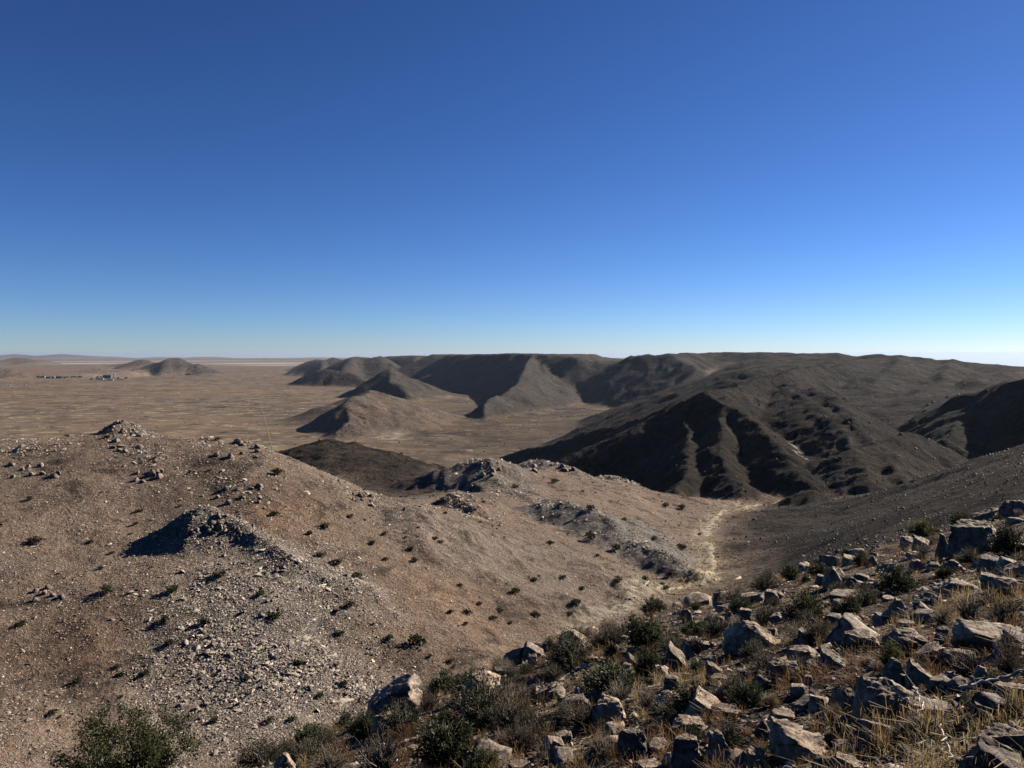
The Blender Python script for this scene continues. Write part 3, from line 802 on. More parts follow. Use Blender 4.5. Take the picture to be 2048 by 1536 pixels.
GRASS = leaf_material("dry_grass", (.11, .050, .022), (.22, .138, .060), (.42, .32, .165), .4)

def plain_material(name, col, rough=.8, var=.25, scale=3.0, bump=0.0):
    t = NT(name)
    c = t.coord('Object')
    n = t.noise(c, scale, 5, .65)
    lo = tuple(v * (1 - var) for v in col); hi = tuple(min(1, v * (1 + var)) for v in col)
    t.color(t.ramp(n, [(.35, lo), (.65, hi)]))
    if bump: t.normal(t.bump(n, .5, bump))
    t.b.inputs['Roughness'].default_value = rough
    return t.m
BARK = plain_material('grey_bark', (.17, .14, .11), .9, .4, 14, .004)
DEAD = plain_material('bleached_wood', (.46, .41, .34), .85, .35, 18, .003)
STEEL = plain_material('weathered_steel', (.24, .24, .245), .6, .2, .2)
DSTEEL = plain_material('dark_steel', (.12, .12, .13), .6, .2, .2)
ROOFING = plain_material('corrugated_roof', (.10, .105, .115), .55, .25, .2)
CLAD = plain_material('grey_cladding', (.09, .095, .105), .7, .2, .1)
WHITE = plain_material('white_wall', (.28, .27, .25), .8, .1, .3)
GLASS = plain_material('dark_window', (.03, .035, .04), .2, .1, 1)
EARTH = plain_material('pale_track_earth', (.155, .118, .084), 1.0, .35, .05)
DARK_EARTH = plain_material('dark_road_gravel', (.055, .045, .04), 1.0, .3, .05)

def stone_material(name, lo, hi):
    t = NT(name)
    f = t.attr('shade', 'Fac')
    c = t.ramp(f, [(0.0, lo), (.6, tuple((a + b) / 2 for a, b in zip(lo, hi))), (1.0, hi)])
    n = t.noise(t.pos(), 5.0, 4, .7)
    t.color(t.mix(t.ramp(n, [(.42, .55), (.6, 0.0)]), c, tuple(v * .45 for v in lo)))
    t.b.inputs['Roughness'].default_value = .9
    return t.m
SCREE = stone_material('scree_stone', (.10, .080, .062), (.66, .56, .45))

# ------------------------------------------------------------------ small builders
def icosphere(sub):
    bm = bmesh.new(); bmesh.ops.create_icosphere(bm, subdivisions=sub, radius=1.0)
    V = np.array([v.co[:] for v in bm.verts]); bm.verts.index_update()
    F = np.array([[v.index for v in f.verts] for f in bm.faces])
    bm.free(); return V / np.linalg.norm(V, axis=1, keepdims=True), F
ICO = {k: icosphere(k) for k in (1, 2, 3, 4)}

def rock_planes(rng, style):
    N = []
    def pl(n, h):
        n = np.array(n, float) + rng.normal(0, .10, 3); N.append((n / np.linalg.norm(n), h))
    if style == 'peak':
        t = rng.uniform(-.15, .15)
        pl((.85, .1, .62), .36); pl((-.85, -.05, .55), .36); pl((t, -1, .35), .38); pl((0, 1, .2), .5); pl((.5, -.6, .6), .44)
    elif style == 'wedge':       # long slope up to the right, steep end
        pl((-.50, -.1, .86), .24); pl((1, -.1, .25), .45); pl((0, -1, .2), .40); pl((0, 1, .1), .5)
    elif style == 'wedge_l':
        pl((.50, -.1, .86), .24); pl((-1, -.1, .25), .45); pl((0, -1, .2), .40); pl((0, 1, .1), .5)
    elif style == 'slab':
        pl((rng.uniform(-.2, .2), rng.uniform(-.3, .05), 1), .42); pl((1, .3, .1), .45); pl((-1, .2, .1), .45); pl((.2, -1, .05), .42); pl((-.2, 1, 0), .45)
    elif style == 'overhang':
        pl((.15, -.25, 1), .42); pl((0, -.9, -.45), .38); pl((1, -.2, -.1), .45); pl((-.9, -.3, .25), .43); pl((0, 1, 0), .5)
    elif style == 'round':
        for _ in range(9):
            v = rng.normal(0, 1, 3); pl(v / np.linalg.norm(v), .46)
    else:                        # block
        pl((rng.uniform(-.25, .25), rng.uniform(-.25, .1), 1), .42); pl((1, .2, .2), .42); pl((-1, .1, .25), .42); pl((.1, -1, .15), .42); pl((0, 1, 0), .45)
    for _ in range(6):
        v = rng.normal(0, 1, 3); v /= np.linalg.norm(v); v[2] = abs(v[2]) * .8
        pl(v, rng.uniform(.44, .60))
    return N

def rock_mesh(seed, style, sub, dims, mat, name='rock'):
    """an angular rock: a block cut by fracture planes, its faces then subdivided and chipped"""
    rng = np.random.default_rng(seed)
    bm = bmesh.new(); bmesh.ops.create_cube(bm, size=1.0)
    for n, h in rock_planes(rng, style):
        g = list(bm.verts) + list(bm.edges) + list(bm.faces)
        r = bmesh.ops.bisect_plane(bm, geom=g, dist=1e-5, plane_co=Vector(n * h), plane_no=Vector(n), clear_outer=True)
        ed = [e for e in r['geom_cut'] if isinstance(e, bmesh.types.BMEdge)]
        if ed:
            try: bmesh.ops.contextual_create(bm, geom=ed)
            except Exception: pass
    bmesh.ops.triangulate(bm, faces=bm.faces)
    for _ in range(sub - 1):
        lim = {0: .5, 1: .28, 2: .15}.get(_, .08)
        ed = [e for e in bm.edges if e.calc_length() > lim]
        if not ed: continue
        bmesh.ops.subdivide_edges(bm, edges=ed, cuts=1)
        bmesh.ops.triangulate(bm, faces=bm.faces)
    bmesh.ops.recalc_face_normals(bm, faces=bm.faces)
    bm.normal_update()
    V = np.array([v.co[:] for v in bm.verts]); N = np.array([v.normal[:] for v in bm.verts])
    bm.verts.index_update()
    F = np.array([[v.index for v in f.verts] for f in bm.faces]); bm.free()
    s = rng.uniform(0, 50)
    if sub > 2:
        tb = np.array([rng.uniform(-.6, .6), rng.uniform(-.3, .3), 1.0]); tb /= np.linalg.norm(tb)
        q = V @ tb * rng.uniform(6, 11) + .35 * gnoise(V[:, 0] * 4 + s, V[:, 1] * 4 + s, 305)
        lay = rng.uniform(-.075, .03, 60)[np.clip(np.floor(q).astype(int) + 30, 0, 59)]
        V = V + (N - (N @ tb)[:, None] * tb) * lay[:, None]
        for f, a in ((3.5, .045), (8.0, .038), (19.0, .020)):
            n = gnoise(V[:, 0] * f + s + V[:, 2] * f * .8, V[:, 1] * f - s + V[:, 2] * f * .6, 301)
            V = V + N * ((.2 - np.abs(n)) * a * 1.6)[:, None]
    lo, hi = V.min(0), V.max(0)
    V = (V - (lo + hi) / 2) / (hi - lo)
    return np_mesh(name, V * np.array(dims), F, mat, False)

def add_attr(me, vals):
    a = me.attributes.new('shade', 'FLOAT', 'POINT')
    a.data.foreach_set('value', np.asarray(vals, np.float32))

def tube(pts, radii, sides=5):
    """tapered tube through points -> (verts, quads)"""
    pts = np.asarray(pts, float); n = len(pts)
    V, Fq = [], []
    for i in range(n):
        d = pts[min(i + 1, n - 1)] - pts[max(i - 1, 0)]
        d = d / (np.linalg.norm(d) + 1e-9)
        a = np.cross(d, [0.3, 0.9, .2]); a /= np.linalg.norm(a) + 1e-9
        b = np.cross(d, a)
        for k in range(sides):
            t = 2 * math.pi * k / sides
            V.append(pts[i] + radii[i] * (math.cos(t) * a + math.sin(t) * b))
    for i in range(n - 1):
        for k in range(sides):
            Fq.append((i * sides + k, i * sides + (k + 1) % sides, (i + 1) * sides + (k + 1) % sides, (i + 1) * sides + k))
    return np.array(V), np.array(Fq)

def tubes_mesh(name, lines, mat, sides=5):
    Vs, Fs, o = [], [], 0
    for pts, rad in lines:
        v, f = tube(pts, rad, sides); Vs.append(v); Fs.append(f + o); o += len(v)
    return np_mesh(name, np.vstack(Vs), np.vstack(Fs), mat, True)

def leaves(P, Dr, size, rng, aspect=.45, shade=None):
    """one bent-free quad leaf per point P, pointing along Dr"""
    n = len(P)
    Dr = Dr / (np.linalg.norm(Dr, axis=1, keepdims=True) + 1e-9)
    R = rng.normal(0, 1, (n, 3)); S = np.cross(Dr, R); S /= np.linalg.norm(S, axis=1, keepdims=True) + 1e-9
    L = (size * rng.uniform(.6, 1.3, n))[:, None]
    W = L * aspect * .5
    V = np.stack([P, P + Dr * L * .5 + S * W, P + Dr * L, P + Dr * L * .5 - S * W], 1).reshape(-1, 3)
    F = np.arange(4 * n).reshape(n, 4)
    sh = np.repeat(np.clip(rng.normal(.45, .25, n) if shade is None else shade, 0, 1), 4)
    return V, F, sh

# ------------------------------------------------------------------ stones scattered over the hills (uncountable)
def scatter_stones(name, label, pts, size, shade, rng, flat=.75):
    n = len(pts)
    oct_ = np.array([[1, 0, -.35], [-1, 0, -.35], [0, 1, -.35], [0, -1, -.35], [0, 0, 1]], float)          # the underside is buried
    fo = np.array([[0, 2, 4], [2, 1, 4], [1, 3, 4], [3, 0, 4]])
    V = np.repeat(oct_[None], n, 0) * rng.uniform(.5, 1.3, (n, 5, 1)) + rng.normal(0, .25, (n, 5, 3))
    V *= (size[:, None, None] * np.stack([rng.uniform(.7, 1.6, n), rng.uniform(.5, 1.0, n), rng.uniform(.35, .9, n) * flat], 1)[:, None, :])
    a = rng.uniform(0, 2 * math.pi, n); ca, sa = np.cos(a), np.sin(a)
    t = rng.normal(0, .4, n); ct, st = np.cos(t), np.sin(t)
    x, y, z = V[..., 0].copy(), V[..., 1].copy(), V[..., 2].copy()
    x, z = ct[:, None] * x - st[:, None] * z, st[:, None] * x + ct[:, None] * z
    V[..., 0] = ca[:, None] * x - sa[:, None] * y; V[..., 1] = sa[:, None] * x + ca[:, None] * y; V[..., 2] = z
    V += pts[:, None, :]
    F = (fo[None] + 5 * np.arange(n)[:, None, None]).reshape(-1, 3)
    me = np_mesh(name, V.reshape(-1, 3), F, SCREE)
    add_attr(me, np.repeat(shade, 5))
    link(bpy.data.objects.new(name, me), label=label, kind='stuff')

def polar_points(n, r0, r1, az0, az1, rng, power=1.0):
    """random places in a sector; power 1 gives more of them close by"""
    u = rng.uniform(0, 1, n)
    if power == 0: r = np.sqrt(r0 * r0 + u * (r1 * r1 - r0 * r0))
    else: r = r0 * (r1 / r0) ** u
    a = np.radians(rng.uniform(az0, az1, n))
    return r * np.sin(a), r * np.cos(a)

def build_scree():
    rng = np.random.default_rng(21)
    x, y = polar_points(165000, 62, 260, -37, 14, rng)
    xk, yk = polar_points(60000, 92, 150, -27, -7, rng)
    x, y = np.concatenate([x, xk]), np.concatenate([y, yk])
    z, ident, up, dk, gy = height(x, y, True)
    c1, c2 = cover_masks(x, y, z, ident, up, dk, gy)
    gy, red = c2[:, 0], c1[:, 2]
    az = np.degrees(np.arctan2(x, y)); r = np.hypot(x, y)
    clump = .5 + .5 * gnoise(x / 6, y / 6, 401) + .5 * gnoise(x / 22, y / 22, 402)
    hill = 1 - sstep(-12, -3, az)
    keep = rng.uniform(0, 1, len(x)) < np.clip(.20 + .30 * hill * clump + .75 * gy, .08, .9) * (1 - .55 * (1 - hill) * (gy < .3)) * (.55 + .45 * hill)
    x, y, z, gy, clump, hill = (q[keep] for q in (x, y, z, gy, clump, hill))
    n = len(x)
    big = gnoise(x / 14, y / 14, 404) + .7 * gnoise(x / 4, y / 4, 405)
    size = np.exp(rng.normal(-2.38, .50, n)) * (1 + .35 * gy + .45 * np.clip(big, -.6, 1.2)) * (.75 + .25 * hill)
    size *= np.where(rng.uniform(0, 1, n) < .02, 1.5, 1.0)
    sh = np.clip(rng.normal(.42, .27, n) + .10 * clump + .10 * gy, 0, 1)
    scatter_stones('scree', 'loose angular stones strewn over the near stony hill and basin', np.stack([x, y, z + size * .12], 1), size, sh, rng)
    # fine chips that grain the whole hill and basin
    rng = np.random.default_rng(25)
    x, y = polar_points(75000, 64, 330, -37, 12, rng)
    z = height(x, y); r = np.hypot(x, y)
    size = np.exp(rng.normal(-2.75, .40, len(x))) * (.55 + r / 220.0)
    tet = np.array([[1, 0, -.35], [-.5, .87, -.35], [-.5, -.87, -.35], [0, 0, .9]])
    ft = np.array([[0, 1, 3], [1, 2, 3], [2, 0, 3]])
    n = len(x)
    V = (np.repeat(tet[None], n, 0) + rng.normal(0, .3, (n, 4, 3))) * size[:, None, None] * np.stack([rng.uniform(.7, 1.6, n), rng.uniform(.7, 1.3, n), rng.uniform(.5, 1.0, n)], 1)[:, None, :]
    a = rng.uniform(0, 6.283, n); ca, sa = np.cos(a)[:, None], np.sin(a)[:, None]
    V = np.stack([ca * V[..., 0] - sa * V[..., 1], sa * V[..., 0] + ca * V[..., 1], V[..., 2]], 2) + np.stack([x, y, z + size * .2], 1)[:, None, :]
    me = np_mesh('gravel', V.reshape(-1, 3), (ft[None] + 4 * np.arange(n)[:, None, None]).reshape(-1, 3), SCREE)
    add_attr(me, np.repeat(np.clip(rng.normal(.42, .30, n), 0, 1), 4))
    link(bpy.data.objects.new('gravel', me), label='fine stone chips graining the near stony hill and the basin', kind='stuff')
    # coarse rubble on the knob crests farther off
    rng = np.random.default_rng(22)
    pts, sz = [], []
    for R in RIDGES:
        if R['name'] not in ('scree_knob', 'grey_knob', 'middle_knob', 'near_hill_rock', 'small_knob'): continue
        P = R['P']; dm = np.hypot(*P[0, :2])
        m = int(800 if dm > 230 else (260 if R['name'] == 'near_hill_rock' else 420))
        i = rng.integers(0, len(P) - 1, m); t = rng.uniform(0, 1, m)
        c = P[i] + t[:, None] * (P[i + 1] - P[i])
        sp = .02 * dm + 1.0
        c[:, :2] += rng.normal(0, 1, (m, 2)) * sp * rng.uniform(.2, 1.4, (m, 1))
        pts.append(c); sz.append(np.exp(rng.normal(-1.35, .5, m)) * (.45 + .0023 * dm))
    c = np.vstack(pts); sz = np.concatenate(sz)
    c[:, 2] = height(c[:, 0], c[:, 1]) + sz * .05
    scatter_stones('rubble', 'coarse broken rock along the crests of the knobs and spurs', c, sz, np.clip(rng.normal(.5, .2, len(c)), 0, 1), rng, 1.0)
    # stones on the long dark slope and the valley sides
    rng = np.random.default_rng(23)
    x, y = polar_points(11000, 50, 900, 8, 37, rng)
    z = height(x, y); r = np.hypot(x, y)
    size = np.exp(rng.normal(-2.1, .4, len(x))) * (.6 + r / 500.0)
    scatter_stones('hillside_stones', 'small stones scattered on the dark slopes right of the wash', np.stack([x, y, z + size * .1], 1), size, np.clip(rng.normal(.25, .2, len(x)), 0, 1), rng)
    rng = np.random.default_rng(24)
    # pebbles underfoot
    x, y = polar_points(9000, 3.2, 42, -30, 40, rng)
    z = height(x, y); r = np.hypot(x, y)
    size = np.exp(rng.normal(-3.75, .4, len(x))) * (1 + r / 34.0)
    scatter_stones('pebbles', 'small broken stones between the grass of the near slope', np.stack([x, y, z + size * .2], 1), size, np.clip(rng.normal(.5, .25, len(x)), 0, 1), rng)
build_scree()

# ------------------------------------------------------------------ far scrub (uncountable)
def build_scrub():
    rng = np.random.default_rng(31)
    x1, y1 = polar_points(11000, 250, 1700, 4, 37, rng)          # dark slopes on the right
    x2, y2 = polar_points(9000, 1100, 5200, -37, 12, rng)        # plain
    x3, y3 = polar_points(1600, 420, 900, -22, -4, rng)          # dark hill
    x4, y4 = polar_points(9000, 62, 560, 7, 37, rng)             # long slope right of the wash
    x = np.concatenate([x1, x2, x3, x4]); y = np.concatenate([y1, y2, y3, y4])
    z, ident, up, dk, gy = height(x, y, True)
    c1, c2 = cover_masks(x, y, z, ident, up, dk, gy)
    keep = rng.uniform(0, 1, len(x)) < np.clip(.25 + c1[:, 0], 0, 1)
    x, y, z = x[keep], y[keep], z[keep]
    n = len(x); r = np.hypot(x, y)
    size = np.exp(rng.normal(-.85, .4, n)) * (.6 + np.minimum(r, 2600) / 1300.0) * np.where(r < 560, .45 + .3 * sstep(60, 560, r), 1.0)
    D = np.array([[1, 0, 0], [-1, 0, 0], [0, 1, 0], [0, -1, 0], [0, 0, 1], [0, 0, -1]], float)
    F = np.array([[0, 2, 4], [2, 1, 4], [1, 3, 4], [3, 0, 4], [2, 0, 5], [1, 2, 5], [3, 1, 5], [0, 3, 5]])
    V = (D[None] + rng.normal(0, .2, (n, 6, 3))) * rng.uniform(.7, 1.3, (n, len(D), 1)) * (size[:, None, None] * np.array([1, 1, .75]))
    V += np.stack([x, y, z + size * .35], 1)[:, None, :]
    Fa = (F[None] + len(D) * np.arange(n)[:, None, None]).reshape(-1, 3)
    me = np_mesh('scrub', V.reshape(-1, 3), Fa, LEAF['scrub'])
    add_attr(me, np.repeat(np.clip(rng.normal(.45, .25, n), 0, 1), len(D)))
    link(bpy.data.objects.new('scrub', me), label='tiny dark bushes speckling the far plain and the dark hillsides', kind='stuff')
build_scrub()

# ------------------------------------------------------------------ bushes one can count on the near hill and in the basin
def bush_proto(seed, nl=260, mat='dark'):
    rng = np.random.default_rng(seed)
    nb = 9
    c = rng.normal(0, 1, (nb, 3)) * [.22, .22, .12] + [0, 0, .42]
    i = rng.integers(0, nb, nl)
    d = rng.normal(0, 1, (nl, 3)); d /= np.linalg.norm(d, axis=1, keepdims=True)
    P = c[i] + d * rng.uniform(.06, .22, (nl, 1)) * [1.2, 1.2, 1]
    P[:, 2] = np.maximum(P[:, 2], .02)
    V, F, sh = leaves(P, d + [0, 0, .4], .20, rng, .8)
    me = np_mesh('foliage', V, F, LEAF[mat]); add_attr(me, sh)
    lines = []
    for k in range(5):
        q = c[k] * .9
        lines.append(([[0, 0, -.1], [q[0] * .4, q[1] * .4, q[2] * .6], q], [.035, .022, .01]))
    st = tubes_mesh('stem', lines, BARK, 4)
    return me, st
BUSH = [bush_proto(100 + k, mat=m) for k, m in enumerate(('dark', 'dark', 'olive', 'dark', 'brown'))]
def bush(pt, size, k, label, group, tall=1.0, rz=0.0, name='bush'):
    o = bpy.data.objects.new(name, None)
    o.empty_display_size = .2
    link(o, label=label, cat='bush', group=group)
    o.location = pt; o.scale = (size, size, size * tall); o.rotation_euler = (0, 0, rz)
    fo = bpy.data.objects.new('foliage', BUSH[k][0]); link(fo, o)
    st = bpy.data.objects.new('stem', BUSH[k][1]); link(st, o)
    return o

BUSH_PICKS = [  # px, py of the base, width in px
    (833, 1290, 27), (552, 1238, 20), (680, 1272, 15), (598, 1330, 18), (700, 1212, 16), (713, 1155, 15), (672, 1130, 18), (640, 1112, 14), (648, 1056, 16), (555, 950, 17),
    (215, 1185, 22), (345, 1185, 20), (440, 1155, 18), (520, 1190, 16), (70, 1088, 22), (330, 1245, 18), (410, 1248, 16), (45, 1250, 16), (550, 1030, 14), (620, 1070, 11),
    (700, 1035, 10), (745, 1090, 11), (770, 1070, 10), (820, 1100, 11), (830, 1125, 13), (770, 1120, 9), (870, 1080, 10), (880, 1085, 9), (920, 1172, 10), (960, 1210, 11), (1030, 1185, 13), (1068, 1162, 10), (1070, 1160, 10), (1125, 1157, 12), (1100, 1090, 12),
    (1180, 1078, 16), (1232, 1100, 16), (1238, 1162, 15), (1120, 1158, 10), (1070, 1230, 12), (1150, 1208, 16), (1165, 1180, 10), (1000, 1222, 11), (935, 1228, 14), (900, 1226, 11), (985, 1238, 12), (1075, 1234, 10), (1140, 1230, 10), (1020, 1247, 9), (930, 1250, 10),
    (1180, 1020, 13), (1110, 965, 12), (1030, 975, 10), (1290, 1160, 14), (1340, 1150, 12), (1360, 1095, 13), (1365, 1100, 12), (1310, 1078, 10), (1250, 1040, 9), (1365, 1018, 12), (1330, 1180, 13), (1330, 1015, 12),
    (290, 1350, 14), (240, 1352, 14), (235, 1335, 12), (155, 1365, 14), (105, 1430, 16), (540, 1445, 15), (585, 1440, 14), (430, 1445, 14), (640, 1395, 12), (690, 1370, 12), (495, 1360, 12), (180, 1085, 10), (270, 1050, 10), (60, 1000, 10)]
def build_bushes():
    rng = np.random.default_rng(41)
    marks = [(404, 1030, 'the scree knob tip'), (245, 870, 'the hill crown outcrop'), (450, 885, 'the right hilltop outcrop'), (470, 985, 'the outcrop behind the scree knob'), (60, 940, 'the left hilltop outcrop'), (95, 1190, 'the pale blocks on the left'),
             (385, 1425, 'the rocky line above the tree'), (540, 1220, 'the pale blocks on the scree'), (415, 1290, 'the short boulder row on the scree'), (722, 992, 'the reddish shoulder boulders'), (790, 1340, 'the large sloping brow rock'), (180, 1330, 'the orange earth streak'),
             (967, 920, 'the middle ridge peak'), (1045, 1000, 'the foot of the middle ridge'), (1100, 920, 'the dark rim rocks'), (1132, 1000, 'the grey spur top'), (1250, 1060, 'the grey spur middle'), (1380, 1148, 'the grey spur foot'), (925, 995, 'the small brown knob'),
             (1045, 1285, 'the jagged brow pair'), (890, 1325, 'the green brow shrub'), (1150, 1270, 'the dark rounded brow rock'), (1240, 965, 'the last rim rocks'), (1480, 1020, 'the pale grass fan'), (1400, 1080, 'the bend of the wash'), (1430, 1150, 'the near end of the wash'), (1640, 990, 'the low dark mound')]
    def named(px, py, s, k):
        d2 = sorted(((px - a) ** 2 + (1.6 * (py - b)) ** 2, n, a, b) for a, b, n in marks)[0]
        dx, dy = px - d2[2], py - d2[3]
        side = ('right of' if dx > 0 else 'left of') if abs(dx) > 1.3 * abs(dy) else ('below' if dy > 0 else 'above')
        far = 'just ' if d2[0] < 55 ** 2 else ('well ' if d2[0] > 110 ** 2 else '')
        return '%s %s bush %s%s %s' % ('large' if s > 1.0 else ('tiny' if s < .7 else 'small'), ('dark', 'dark', 'olive', 'dark', 'brown')[k], far, side, d2[1])
    lab_h = ('small dark bush dotted among the stones of the near stony hill', 'bushes on the near stony hill')
    lab_b = ('small dark bush dotted over the brown basin left of the wash', 'bushes in the basin')
    lab_w = ('small dark bush along the pale grassy wash', 'bushes along the wash')
    special = {0: 'round dark bush standing alone on scree just above the near brow', 1: 'green bush beside a pale rock low on the grey scree knob', 14: 'flat dark bush near the left edge of the stony hill', 9: 'bush alone on the right shoulder of the near stony hill', 51: None}
    seen = []
    for i, (px, py, w) in enumerate(BUSH_PICKS):
        p = ground_hit(px, py, 55)
        if p is None: continue
        s = w * p[1] / F_PX
        lb = lab_h if px < 780 else (lab_w if px > 1280 else lab_b)
        sp = special.get(i)
        bush(p - [0, 0, .03], s, i % 5 if i else 0, once(sp or named(px, py, s, i % 5)), lb[1], rng.uniform(.7, 1.0), rng.uniform(0, 6))
        seen.append(p)
    x, y = polar_points(900, 75, 420, -36, 15, rng, 0)
    z, ident, up, dk, gy = height(x, y, True)
    az = np.degrees(np.arctan2(x, y))
    n = 0
    t = np.linspace(.15, .985, 40)
    hid = (height((x[:, None] * t).ravel(), (y[:, None] * t).ravel()).reshape(len(x), -1) > EYE + (z[:, None] + .6 - EYE) * t).any(1)
    for k in range(len(x)):
        if n >= 190: break
        if hid[k]: continue                      # only where the place is in view
        if gy[k] > .5 and rng.uniform() < .6: continue
        if gnoise(np.array([x[k] / 26]), np.array([y[k] / 26]), 421)[0] + rng.normal(0, .22) < .02: continue
        lb = lab_h if az[k] < -9.5 else (lab_w if az[k] > 9.4 else lab_b)
        sz, kd = float(np.clip(np.exp(rng.normal(-.68, .45)), .22, 1.5)), int(rng.integers(0, 5))
        bush((x[k], y[k], z[k] - .03), sz, kd, once(named(1024 + F_PX * x[k] / y[k], EYE_ROW + F_PX * (EYE - z[k]) / y[k], sz, kd)), lb[1], rng.uniform(.6, 1.0), rng.uniform(0, 6)); n += 1
build_bushes()
